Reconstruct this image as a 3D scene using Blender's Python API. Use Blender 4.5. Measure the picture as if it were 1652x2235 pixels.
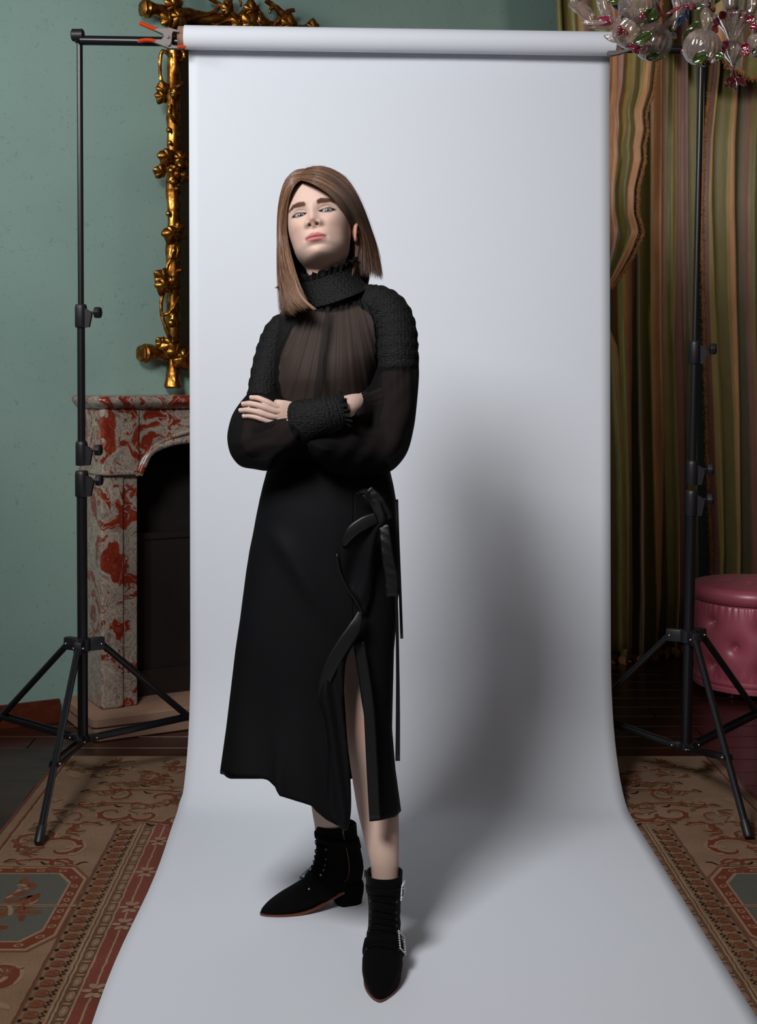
import bpy, bmesh, math, random
import numpy as np
from mathutils import Vector, Matrix

for _o in list(bpy.data.objects):
    bpy.data.objects.remove(_o, do_unlink=True)
random.seed(7)
RNG = np.random.default_rng(7)
scene = bpy.context.scene
COL = scene.collection

# ------------------------------------------------------------------ camera
F = 2850.0            # focal length in photograph pixels (1652 x 2235 frame)
CX, CY = 781.0, 828.0  # principal point: level camera with a vertical shift
CH = 1.31             # camera height
cam_d = bpy.data.cameras.new('camera')
cam = bpy.data.objects.new('camera', cam_d)
COL.objects.link(cam)
cam.location = (0, 0, CH)
cam.rotation_euler = (math.pi / 2, 0, 0)
cam_d.sensor_fit = 'VERTICAL'
cam_d.sensor_height = 36.0
cam_d.sensor_width = 36.0 * 1652 / 2235
cam_d.lens = 36.0 * F / 2235.0
cam_d.shift_x = (826.0 - CX) / 2235.0
cam_d.shift_y = -(1117.5 - CY) / 2235.0
cam_d.clip_start = 0.05
scene.camera = cam

# ------------------------------------------------------------------ light
world = bpy.data.worlds.new('room_ambient')
scene.world = world
world.use_nodes = True
world.node_tree.nodes['Background'].inputs[0].default_value = (1.0, 0.80, 0.70, 1)
world.node_tree.nodes['Background'].inputs[1].default_value = 0.04


def area_light(name, loc, target, size, power, color, spread=180.0, size_y=None):
    d = bpy.data.lights.new(name, 'AREA')
    d.energy = power
    d.color = color
    d.size = size
    if size_y:
        d.shape = 'RECTANGLE'
        d.size_y = size_y
    d.spread = math.radians(spread)
    o = bpy.data.objects.new(name, d)
    COL.objects.link(o)
    o.location = loc
    o.rotation_euler = (Vector(target) - Vector(loc)).to_track_quat('-Z', 'Y').to_euler()
    return o


area_light('key_softbox', (-1.10, 0.78, 3.10), (0.08, 3.4, 1.38), 0.85, 45, (0.97, 0.985, 1.0), 110)
area_light('left_wall_fill', (-2.9, 2.5, 2.9), (-1.35, 5.0, 2.6), 0.9, 16, (0.97, 1.0, 0.98), 80)  # added fill out of view, brightens the upper left wall; no window modelled
area_light('curtain_fill', (2.7, 2.9, 3.05), (1.75, 5.9, 2.75), 0.6, 4, (1.0, 0.90, 0.76), 70)  # extra unseen light, added to lift the curtains on the right
area_light('fill_softbox', (1.9, 0.4, 2.7), (0.7, 4.2, 1.6), 1.2, 2.0, (1.0, 0.90, 0.80), 120)

scene.view_settings.view_transform = 'Standard'
scene.view_settings.look = 'None'
scene.view_settings.exposure = 0.0
scene.view_settings.gamma = 1.0
scene.view_settings.use_curve_mapping = False


# ------------------------------------------------------------------ helpers
def W(px, py, d):
    """A photograph pixel at distance d (metres along the view axis) as a world point."""
    return Vector(((px - CX) / F * d, d, CH - (py - CY) / F * d))


def srgb(r, g, b):
    def c(v):
        v /= 255.0
        return v / 12.92 if v <= 0.04045 else ((v + 0.055) / 1.055) ** 2.4
    return (c(r), c(g), c(b), 1.0)


def empty(name, loc=(0, 0, 0), parent=None):
    o = bpy.data.objects.new(name, None)
    COL.objects.link(o)
    o.empty_display_size = 0.05
    if parent:
        o.parent = parent
        o.matrix_parent_inverse = Matrix.Identity(4)
        o.location = Vector(loc) - abs_loc(parent)
    else:
        o.location = loc
    return o


def abs_loc(o):
    v = Vector(o.location)
    while o.parent:
        o = o.parent
        v += Vector(o.location)
    return v


def tag(o, label=None, cat=None, group=None, kind=None):
    if label: o['label'] = label
    if cat: o['category'] = cat
    if group: o['group'] = group
    if kind: o['kind'] = kind
    return o


def obj_from(name, verts, faces, mat=None, parent=None, smooth=True, sharp=None, loc=None):
    """One mesh object from world-space vertices; its origin sits at the parent's base (or at loc)."""
    me = bpy.data.meshes.new(name)
    if parent is not None:
        off = abs_loc(parent)
    elif loc is not None:
        off = Vector(loc)
    else:
        off = Vector((0, 0, 0))
    v = np.asarray([tuple(p) for p in verts], dtype=np.float64) if not isinstance(verts, np.ndarray) else verts
    v = v - np.array(off)
    me.from_pydata(v.tolist(), [], faces if isinstance(faces, list) else faces.tolist())
    me.validate()
    if mat is not None:
        me.materials.append(mat)
    if smooth:
        me.shade_smooth()
        if sharp:
            me.set_sharp_from_angle(angle=math.radians(sharp))
    o = bpy.data.objects.new(name, me)
    COL.objects.link(o)
    if parent is not None:
        o.parent = parent
    else:
        o.location = off
    return o


def frames(path):
    """Parallel-transport frames along a list of Vectors."""
    P = [Vector(p) for p in path]
    T = []
    for i in range(len(P)):
        a = P[max(i - 1, 0)]
        b = P[min(i + 1, len(P) - 1)]
        t = (b - a)
        T.append(t.normalized() if t.length > 1e-9 else Vector((0, 0, 1)))
    ref = Vector((0, -1, 0)) if abs(T[0].y) < 0.9 else Vector((1, 0, 0))
    n = (ref - T[0] * ref.dot(T[0])).normalized()
    out = []
    for t in T:
        n = (n - t * n.dot(t))
        n = n.normalized() if n.length > 1e-6 else t.orthogonal().normalized()
        out.append((t, n, t.cross(n)))
    return P, out


def smooth_path(pts, n):
    """Catmull-Rom through points (tuples of any length), n samples."""
    A = np.array([tuple(p) for p in pts], dtype=float)
    m = len(A)
    if m == 2:
        t = np.linspace(0, 1, n)[:, None]
        return A[0] * (1 - t) + A[1] * t
    B = np.vstack([2 * A[0] - A[1], A, 2 * A[-1] - A[-2]])
    ts = np.linspace(0, m - 1, n)
    out = np.zeros((n, A.shape[1]))
    for k, t in enumerate(ts):
        i = min(int(t), m - 2)
        u = t - i
        p0, p1, p2, p3 = B[i], B[i + 1], B[i + 2], B[i + 3]
        out[k] = 0.5 * ((2 * p1) + (-p0 + p2) * u + (2 * p0 - 5 * p1 + 4 * p2 - p3) * u * u + (-p0 + 3 * p1 - 3 * p2 + p3) * u ** 3)
    return out


def lerp_table(tab, x):
    xs = [t[0] for t in tab]
    return float(np.interp(x, xs, [t[1] for t in tab]))


class MB:
    """Collects shapes into ONE mesh."""
    def __init__(self):
        self.v, self.f = [], []

    def add(self, v, f):
        k = len(self.v)
        self.v += [tuple(p) for p in v]
        self.f += [tuple(i + k for i in q) for q in f]
        return self

    def loft(self, rings, cap0=True, cap1=True, closed=True):
        n = len(rings[0])
        v = [p for r in rings for p in r]
        f = []
        for i in range(len(rings) - 1):
            for j in range(n if closed else n - 1):
                j2 = (j + 1) % n
                f.append((i * n + j, i * n + j2, (i + 1) * n + j2, (i + 1) * n + j))
        if closed and cap0: f.append(tuple(range(n - 1, -1, -1)))
        if closed and cap1: f.append(tuple((len(rings) - 1) * n + j for j in range(n)))
        return self.add(v, f)

    def tube(self, path, rad, n=12, cap=True, bump=None, flat=1.0):
        P, fr = frames(path)
        if not hasattr(rad, '__len__'): rad = [rad] * len(P)
        rings = []
        for i, (p, (t, a, b)) in enumerate(zip(P, fr)):
            ring = []
            for j in range(n):
                th = 2 * math.pi * j / n
                r = rad[i] * (bump(i, th) if bump else 1.0)
                ring.append(p + a * (r * math.cos(th) * flat) + b * (r * math.sin(th)))
            rings.append(ring)
        return self.loft(rings, cap, cap)

    def box(self, c, s, M=None, bev=0.0):
        bm = bmesh.new()
        bmesh.ops.create_cube(bm, size=1.0)
        for v in bm.verts:
            v.co = Vector((v.co.x * s[0], v.co.y * s[1], v.co.z * s[2]))
        if bev > 0:
            bmesh.ops.bevel(bm, geom=list(bm.edges), offset=bev, segments=2, profile=0.5, affect='EDGES')
        bm.verts.ensure_lookup_table()
        c = Vector(c)
        vs = [(M @ v.co if M else v.co) + c for v in bm.verts]
        fs = [tuple(v.index for v in f.verts) for f in bm.faces]
        bm.free()
        return self.add(vs, fs)

    def sphere(self, c, r, n=12, m=8, sc=(1, 1, 1), M=None):
        c = Vector(c)
        v = [c + self._m(M, Vector((0, 0, r * sc[2])))]
        for i in range(1, m):
            a = math.pi * i / m
            for j in range(n):
                b = 2 * math.pi * j / n
                v.append(c + self._m(M, Vector((r * sc[0] * math.sin(a) * math.cos(b), r * sc[1] * math.sin(a) * math.sin(b), r * sc[2] * math.cos(a)))))
        v.append(c + self._m(M, Vector((0, 0, -r * sc[2]))))
        f = [(0, 1 + j, 1 + (j + 1) % n) for j in range(n)]
        for i in range(m - 2):
            for j in range(n):
                a, b = 1 + i * n + j, 1 + i * n + (j + 1) % n
                f.append((a, a + n, b + n, b))
        k = 1 + (m - 2) * n
        f += [(k + j, len(v) - 1, k + (j + 1) % n) for j in range(n)]
        return self.add(v, f)

    @staticmethod
    def _m(M, p):
        return M @ p if M else p

    def lathe(self, prof, c, axis=None, n=24, bump=None):
        """prof: (radius, height) pairs along axis (a Matrix 3x3 or None for z up)."""
        c = Vector(c)
        rings = []
        for i, (r, h) in enumerate(prof):
            ring = []
            for j in range(n):
                th = 2 * math.pi * j / n
                rr = r * (bump(i, th) if bump else 1)
                p = Vector((rr * math.cos(th), rr * math.sin(th), h))
                ring.append(c + (axis @ p if axis else p))
            rings.append(ring)
        return self.loft(rings, prof[0][0] > 1e-6, prof[-1][0] > 1e-6)

    def sheet(self, rows):
        """open grid of points"""
        return self.loft(rows, False, False, closed=False)

    def prism(self, poly, ex):
        """planar polygon (list of Vectors) extruded along Vector ex"""
        n = len(poly)
        v = [Vector(p) for p in poly] + [Vector(p) + Vector(ex) for p in poly]
        f = [tuple(range(n - 1, -1, -1)), tuple(range(n, 2 * n))]
        for i in range(n):
            j = (i + 1) % n
            f.append((i, j, n + j, n + i))
        return self.add(v, f)

    def build(self, name, mat=None, parent=None, smooth=True, sharp=40, loc=None):
        return obj_from(name, self.v, self.f, mat, parent, smooth, sharp, loc)


def rot_to(axis):
    """3x3 matrix taking +Z to axis"""
    return Vector(axis).to_track_quat('Z', 'Y').to_matrix()


# ------------------------------------------------------------------ materials
MATS = {}


def new_mat(name):
    m = bpy.data.materials.new(name)
    m.use_nodes = True
    return m, m.node_tree, m.node_tree.nodes['Principled BSDF']


def set_in(b, **kw):
    names = {'color': 'Base Color', 'rough': 'Roughness', 'metal': 'Metallic', 'spec': 'Specular IOR Level',
             'sheen': 'Sheen Weight', 'sheen_rough': 'Sheen Roughness', 'coat': 'Coat Weight', 'coat_rough': 'Coat Roughness',
             'sss': 'Subsurface Weight', 'sss_scale': 'Subsurface Scale', 'trans': 'Transmission Weight', 'alpha': 'Alpha',
             'aniso': 'Anisotropic', 'ior': 'IOR'}
    for k, v in kw.items():
        b.inputs[names[k]].default_value = v


def node(nt, typ, **props):
    n = nt.nodes.new(typ)
    for k, v in props.items():
        setattr(n, k, v)
    return n


def noise_node(nt, scale, detail=4, rough=0.55, coord='Object', mscale=None, dist=0.0):
    tc = node(nt, 'ShaderNodeTexCoord')
    src = tc.outputs[coord]
    if mscale:
        mp = node(nt, 'ShaderNodeMapping')
        mp.inputs['Scale'].default_value = mscale
        nt.links.new(src, mp.inputs['Vector'])
        src = mp.outputs['Vector']
    n = node(nt, 'ShaderNodeTexNoise')
    n.inputs['Scale'].default_value = scale
    n.inputs['Detail'].default_value = detail
    n.inputs['Roughness'].default_value = rough
    n.inputs['Distortion'].default_value = dist
    nt.links.new(src, n.inputs['Vector'])
    return n


def ramp(nt, src, stops, interp='LINEAR'):
    r = node(nt, 'ShaderNodeValToRGB')
    cr = r.color_ramp
    cr.interpolation = interp
    while len(cr.elements) < len(stops):
        cr.elements.new(0.5)
    for e, (p, c) in zip(cr.elements, stops):
        e.position = p
        e.color = c
    nt.links.new(src, r.inputs['Fac'])
    return r


def bump(nt, b, src, strength=0.2, dist=0.01):
    n = node(nt, 'ShaderNodeBump')
    n.inputs['Strength'].default_value = strength
    n.inputs['Distance'].default_value = dist
    nt.links.new(src, n.inputs['Height'])
    nt.links.new(n.outputs['Normal'], b.inputs['Normal'])
    return n


def plain(name, color, rough=0.5, var=0.0, scale=40, bmp=0.0, **kw):
    if name in MATS: return MATS[name]
    m, nt, b = new_mat(name)
    set_in(b, color=color, rough=rough, **kw)
    if var or bmp:
        n = noise_node(nt, scale)
        if var:
            c0 = tuple(max(0, c * (1 - var)) for c in color[:3]) + (1,)
            c1 = tuple(min(1, c * (1 + var)) for c in color[:3]) + (1,)
            r = ramp(nt, n.outputs['Fac'], [(0.3, c0), (0.7, c1)])
            nt.links.new(r.outputs['Color'], b.inputs['Base Color'])
        if bmp:
            bump(nt, b, n.outputs['Fac'], bmp, 0.003)
    MATS[name] = m
    return m
# ================================================================== the setting
# one long wall runs away to the right: local axes a (along), b (out into the room), z
WA = math.radians(28.5)
WU = Vector((math.cos(WA), math.sin(WA), 0))
WN = Vector((math.sin(WA), -math.cos(WA), 0))
WO = Vector((-1.14, 5.02, 0))
WM = Matrix((WU, -WN, Vector((0, 0, 1)))).transposed()   # columns: along, into the wall, up


def WP(a, b, z):
    return WO + WU * a + WN * b + Vector((0, 0, z))


def wall_at(px, py, b):
    """(a, z) of the point that a pixel shows on the plane b in front of the wall"""
    d = Vector(((px - CX) / F, 1.0, -(py - CY) / F))
    o = Vector((0, 0, CH))
    t = (WN.dot(WO) + b - WN.dot(o)) / WN.dot(d)
    p = o + d * t
    return (p - WO).dot(WU), p.z


def WPX(px, py, b):
    a, z = wall_at(px, py, b)
    return WP(a, b, z)


# --- materials of the shell
def mat_wall():
    m, nt, b = new_mat('teal_plaster')
    set_in(b, rough=0.75, spec=0.25)
    n1 = noise_node(nt, 1.6, 3, 0.5)
    n2 = noise_node(nt, 42, 6, 0.65, dist=1.6)
    base = ramp(nt, n1.outputs['Fac'], [(0.3, srgb(126, 151, 145)), (0.7, srgb(136, 161, 151))])
    sp = ramp(nt, n2.outputs['Fac'], [(0.33, (1, 1, 1, 1)), (0.40, (0, 0, 0, 1))])
    mx = node(nt, 'ShaderNodeMixRGB', blend_type='MIX')
    ml = node(nt, 'ShaderNodeMath', operation='MULTIPLY')
    ml.inputs[1].default_value = 0.40
    nt.links.new(sp.outputs['Color'], ml.inputs[0])
    nt.links.new(ml.outputs[0], mx.inputs['Fac'])
    nt.links.new(base.outputs['Color'], mx.inputs['Color1'])
    mx.inputs['Color2'].default_value = srgb(80, 104, 102)
    nt.links.new(mx.outputs['Color'], b.inputs['Base Color'])
    bump(nt, b, n2.outputs['Fac'], 0.08, 0.004)
    return m


def mat_wood(name, c0, c1, rough=0.25, scale=1.0, axis=(1.2, 14, 14)):
    m, nt, b = new_mat(name)
    set_in(b, rough=rough, spec=0.5)
    n = noise_node(nt, 2.2 * scale, 5, 0.6, mscale=axis, dist=0.8)
    oi = node(nt, 'ShaderNodeObjectInfo')
    r = ramp(nt, n.outputs['Fac'], [(0.3, c0), (0.7, c1)])
    hs = node(nt, 'ShaderNodeHueSaturation')
    mr = node(nt, 'ShaderNodeMapRange')
    mr.inputs['To Min'].default_value = 0.75
    mr.inputs['To Max'].default_value = 1.25
    nt.links.new(oi.outputs['Random'], mr.inputs['Value'])
    nt.links.new(mr.outputs['Result'], hs.inputs['Value'])
    nt.links.new(r.outputs['Color'], hs.inputs['Color'])
    nt.links.new(hs.outputs['Color'], b.inputs['Base Color'])
    return m


M_WALL = mat_wall()
M_FLOOR = mat_wood('dark_red_floorboards', srgb(34, 13, 7), srgb(62, 25, 13), 0.27)
M_SUB = plain('sub_floor', srgb(20, 10, 7), 0.6)
M_BASE = mat_wood('mahogany_board', srgb(70, 26, 14), srgb(100, 44, 24), 0.35)

# wall_back: a slab 12 cm thick
mb = MB()
for (a0, a1) in ((-3.2, 4.6),):
    poly = [WP(a0, 0, 0), WP(a1, 0, 0), WP(a1, 0, 3.6), WP(a0, 0, 3.6)]
    mb.prism(poly, -WN * 0.12)
o = mb.build('wall_back', M_WALL, smooth=False)
tag(o, 'teal green mottled plaster wall behind the backdrop', kind='structure')

mb = MB()
mb.prism([WP(-3.2, 0.004, 0.0), WP(-0.01, 0.004, 0.0), WP(-0.01, 0.004, 0.078), WP(-3.2, 0.004, 0.078)], WN * 0.018)
mb.prism([WP(-3.2, 0.004, 0.078), WP(-0.01, 0.004, 0.078), WP(-0.01, 0.004, 0.086), WP(-3.2, 0.004, 0.086)], WN * 0.010)
o = mb.build('baseboard_back', M_BASE, smooth=False)
tag(o, 'reddish brown wooden baseboard under the teal wall', kind='structure')

# floor: sub-floor plus planks that run along the room's x axis
mb = MB()
mb.box((0.6, 3.9, -0.04), (8.4, 7.8, 0.04))
floor = mb.build('floor', M_SUB, smooth=False)
tag(floor, 'dark polished wooden floorboards', kind='structure')
PW = 0.145
plank_me = {}
y = 7.4
row = 0
while y > 0.4:
    x = -3.4 - random.uniform(0, 1.2)
    while x < 4.4:
        L = random.choice((1.2, 1.5, 1.8))
        if L not in plank_me:
            t = MB()
            t.box((0, 0, 0), (L - 0.004, PW - 0.004, 0.02), bev=0.002)
            tmp = t.build('plank', M_FLOOR, floor, smooth=False)
            plank_me[L] = tmp.data
            p = tmp
        else:
            p = bpy.data.objects.new('plank', plank_me[L])
            COL.objects.link(p)
            p.parent = floor
        cxp, cyp = x + L / 2, y - PW / 2
        # boards only where the rug and paper leave the floor bare, and in front of the wall
        behind = (Vector((cxp, cyp, 0)) - WO).dot(WN) < -0.35
        under = (-1.0 < x and x + L < 1.2 and cyp < 4.4)
        if behind or under:
            if p.data.users > 1:
                bpy.data.objects.remove(p)
            else:
                p.location = (cxp, cyp, -0.0105)
        else:
            p.location = (cxp, cyp, -0.0105)
        x += L
    y -= PW
    row += 1
# ================================================================== rug
RX, RH, RY1, RY0 = 0.105, 1.138, 4.516, 1.1   # centre x, half width, far edge, near edge


def mat_rug():
    m, nt, b = new_mat('aubusson_wool')
    set_in(b, rough=0.95, spec=0.1, sheen=0.1)
    tc = node(nt, 'ShaderNodeTexCoord')
    sx = node(nt, 'ShaderNodeSeparateXYZ')
    nt.links.new(tc.outputs['Object'], sx.inputs[0])
    ab = node(nt, 'ShaderNodeMath', operation='ABSOLUTE')
    nt.links.new(sx.outputs['X'], ab.inputs[0])
    wn = noise_node(nt, 30, 2)
    wob = node(nt, 'ShaderNodeMath', operation='MULTIPLY_ADD')
    nt.links.new(wn.outputs['Fac'], wob.inputs[0])
    wob.inputs[1].default_value = 0.008
    nt.links.new(ab.outputs[0], wob.inputs[2])
    dv = node(nt, 'ShaderNodeMath', operation='DIVIDE')
    nt.links.new(wob.outputs[0], dv.inputs[0])
    dv.inputs[1].default_value = 1.2
    beige, rust, brown, terra, light, tan = (srgb(128, 100, 78), srgb(98, 50, 34), srgb(92, 64, 44), srgb(112, 54, 42), srgb(142, 114, 90), srgb(118, 90, 66))
    S = [(0.0, terra), (0.60, light), (0.612, terra), (0.662, light), (0.670, terra), (0.694, light), (0.698, brown), (0.723, light), (0.7285, brown),
         (0.733, light), (0.737, brown), (0.741, tan), (0.797, brown), (0.800, rust), (0.806, beige), (1.085, light), (1.092, rust), (1.099, beige), (1.122, rust)]
    r = ramp(nt, dv.outputs[0], [((p + 0.004) / 1.2, c) for p, c in S], 'CONSTANT')
    # the far end (beyond the border's corner) is plain field
    far = node(nt, 'ShaderNodeMath', operation='GREATER_THAN')
    nt.links.new(sx.outputs['Y'], far.inputs[0])
    far.inputs[1].default_value = 3.83
    inn = node(nt, 'ShaderNodeMath', operation='LESS_THAN')
    nt.links.new(ab.outputs[0], inn.inputs[0])
    inn.inputs[1].default_value = 1.08
    both = node(nt, 'ShaderNodeMath', operation='MULTIPLY')
    nt.links.new(far.outputs[0], both.inputs[0])
    nt.links.new(inn.outputs[0], both.inputs[1])
    mx = node(nt, 'ShaderNodeMixRGB')
    nt.links.new(both.outputs[0], mx.inputs['Fac'])
    nt.links.new(r.outputs['Color'], mx.inputs['Color1'])
    mx.inputs['Color2'].default_value = beige
    # woven blotches and wear
    n2 = noise_node(nt, 6, 5, 0.6)
    n3 = noise_node(nt, 260, 2, 0.5, mscale=(1, 0.35, 1))
    w = ramp(nt, n2.outputs['Fac'], [(0.28, (0.80, 0.74, 0.62, 1)), (0.62, (1.08, 1.05, 1.02, 1))])
    mu = node(nt, 'ShaderNodeMixRGB', blend_type='MULTIPLY')
    mu.inputs['Fac'].default_value = 1.0
    nt.links.new(mx.outputs['Color'], mu.inputs['Color1'])
    nt.links.new(w.outputs['Color'], mu.inputs['Color2'])
    w3 = ramp(nt, n3.outputs['Fac'], [(0.3, (0.86, 0.86, 0.86, 1)), (0.7, (1.1, 1.1, 1.1, 1))])
    mu2 = node(nt, 'ShaderNodeMixRGB', blend_type='MULTIPLY')
    mu2.inputs['Fac'].default_value = 1.0
    nt.links.new(mu.outputs['Color'], mu2.inputs['Color1'])
    nt.links.new(w3.outputs['Color'], mu2.inputs['Color2'])
    nt.links.new(mu2.outputs['Color'], b.inputs['Base Color'])
    bump(nt, b, n3.outputs['Fac'], 0.25, 0.002)
    return m


rug = empty('patterned_rug', (RX, 0, 0))
tag(rug, 'large beige and terracotta floral rug under the paper backdrop', 'rug')
mb = MB()
rows = []
gx = np.linspace(-RH, RH, 61)
gy = np.linspace(RY0, RY1, 61)
top = [[Vector((RX + x, yy, 0.0075 + 0.0006 * math.sin(7 * x + 3 * yy) * math.sin(5 * yy))) for x in gx] for yy in gy]
mb.sheet(top)
rim = [top[0][i] for i in range(61)] + [top[j][60] for j in range(1, 61)] + [top[60][i] for i in range(59, -1, -1)] + [top[j][0] for j in range(59, 0, -1)]
mb.loft([[Vector((p.x, p.y, 0.0002)) for p in rim], rim], False, False)
mb.build('pile', mat_rug(), rug)

RC = {k: MB() for k in ('rust', 'light', 'dark', 'blue', 'olive', 'brown')}


RCOUNT = [0]


def rz(level):
    return 0.0084 + 0.00016 * level


def rzn(level):
    RCOUNT[0] += 1
    return rz(level) + (RCOUNT[0] % 24) * 5e-6


def rstroke(side, pts, w, col, level=1, n=14, taper=True):
    """a woven stroke on the rug: pts are (r, y); side -1 / +1 mirrors about the middle"""
    A = smooth_path(pts, n)
    zz = rzn(level)
    rows_l, rows_r = [], []
    for i in range(n):
        a, bq = A[max(i - 1, 0)], A[min(i + 1, n - 1)]
        t = bq - a
        t = t / (np.linalg.norm(t) + 1e-9)
        nr = np.array([-t[1], t[0]])
        u = i / (n - 1)
        ww = w * (0.25 + 0.75 * math.sin(math.pi * min(1, 0.12 + u * 0.88)) ** 0.7) if taper else w
        jit = 1 + 0.15 * math.sin(9 * u + pts[0][1] * 40)
        p, q = A[i] + nr * ww * jit / 2, A[i] - nr * ww * jit / 2
        rows_l.append(Vector((RX + side * p[0], p[1], zz + 1.5e-6 * i)))
        rows_r.append(Vector((RX + side * q[0], q[1], zz + 1.5e-6 * i)))
    RC[col].sheet([rows_l, rows_r] if side > 0 else [rows_r, rows_l])


def rblob(side, c, rx, ry, col, level=1, n=12, rot=0.0, lobes=0, amp=0.0):
    zz = rzn(level)
    v = [Vector((RX + side * c[0], c[1], zz))]
    for j in range(n):
        th = 2 * math.pi * j / n
        k = 1 + amp * math.cos(lobes * th)
        x, yy = rx * k * math.cos(th), ry * k * math.sin(th)
        v.append(Vector((RX + side * (c[0] + x * math.cos(rot) - yy * math.sin(rot)), c[1] + x * math.sin(rot) + yy * math.cos(rot), zz)))
    RC[col].add(v, [(0, 1 + j, 1 + (j + 1) % n) if side > 0 else (0, 1 + (j + 1) % n, 1 + j) for j in range(n)])


def cscroll(side, c, R, a0, turns, w, col='rust', flip=1, level=1):
    """a C-scroll with an outline in light wool and acanthus barbs"""
    pts = []
    for k in range(16):
        u = k / 15
        th = a0 + flip * u * turns * 2 * math.pi
        r = R * (1 - 0.82 * u)
        pts.append((c[0] + r * math.cos(th), c[1] + 1.15 * r * math.sin(th)))
    rstroke(side, pts, w * 2.0, 'light', level, 22)
    rstroke(side, pts, w, col, level + 1, 22)
    for k in (2, 4, 6, 8):
        th = a0 + flip * (k / 15) * turns * 2 * math.pi
        r = R * (1 - 0.82 * k / 15)
        p = (c[0] + r * math.cos(th), c[1] + 1.15 * r * math.sin(th))
        q = (c[0] + r * 1.32 * math.cos(th - flip * 0.35), c[1] + 1.15 * r * 1.32 * math.sin(th - flip * 0.35))
        rstroke(side, [p, ((p[0] + q[0]) / 2 + 0.004, (p[1] + q[1]) / 2), q], w * 0.8, col, level + 1, 6)


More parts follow.
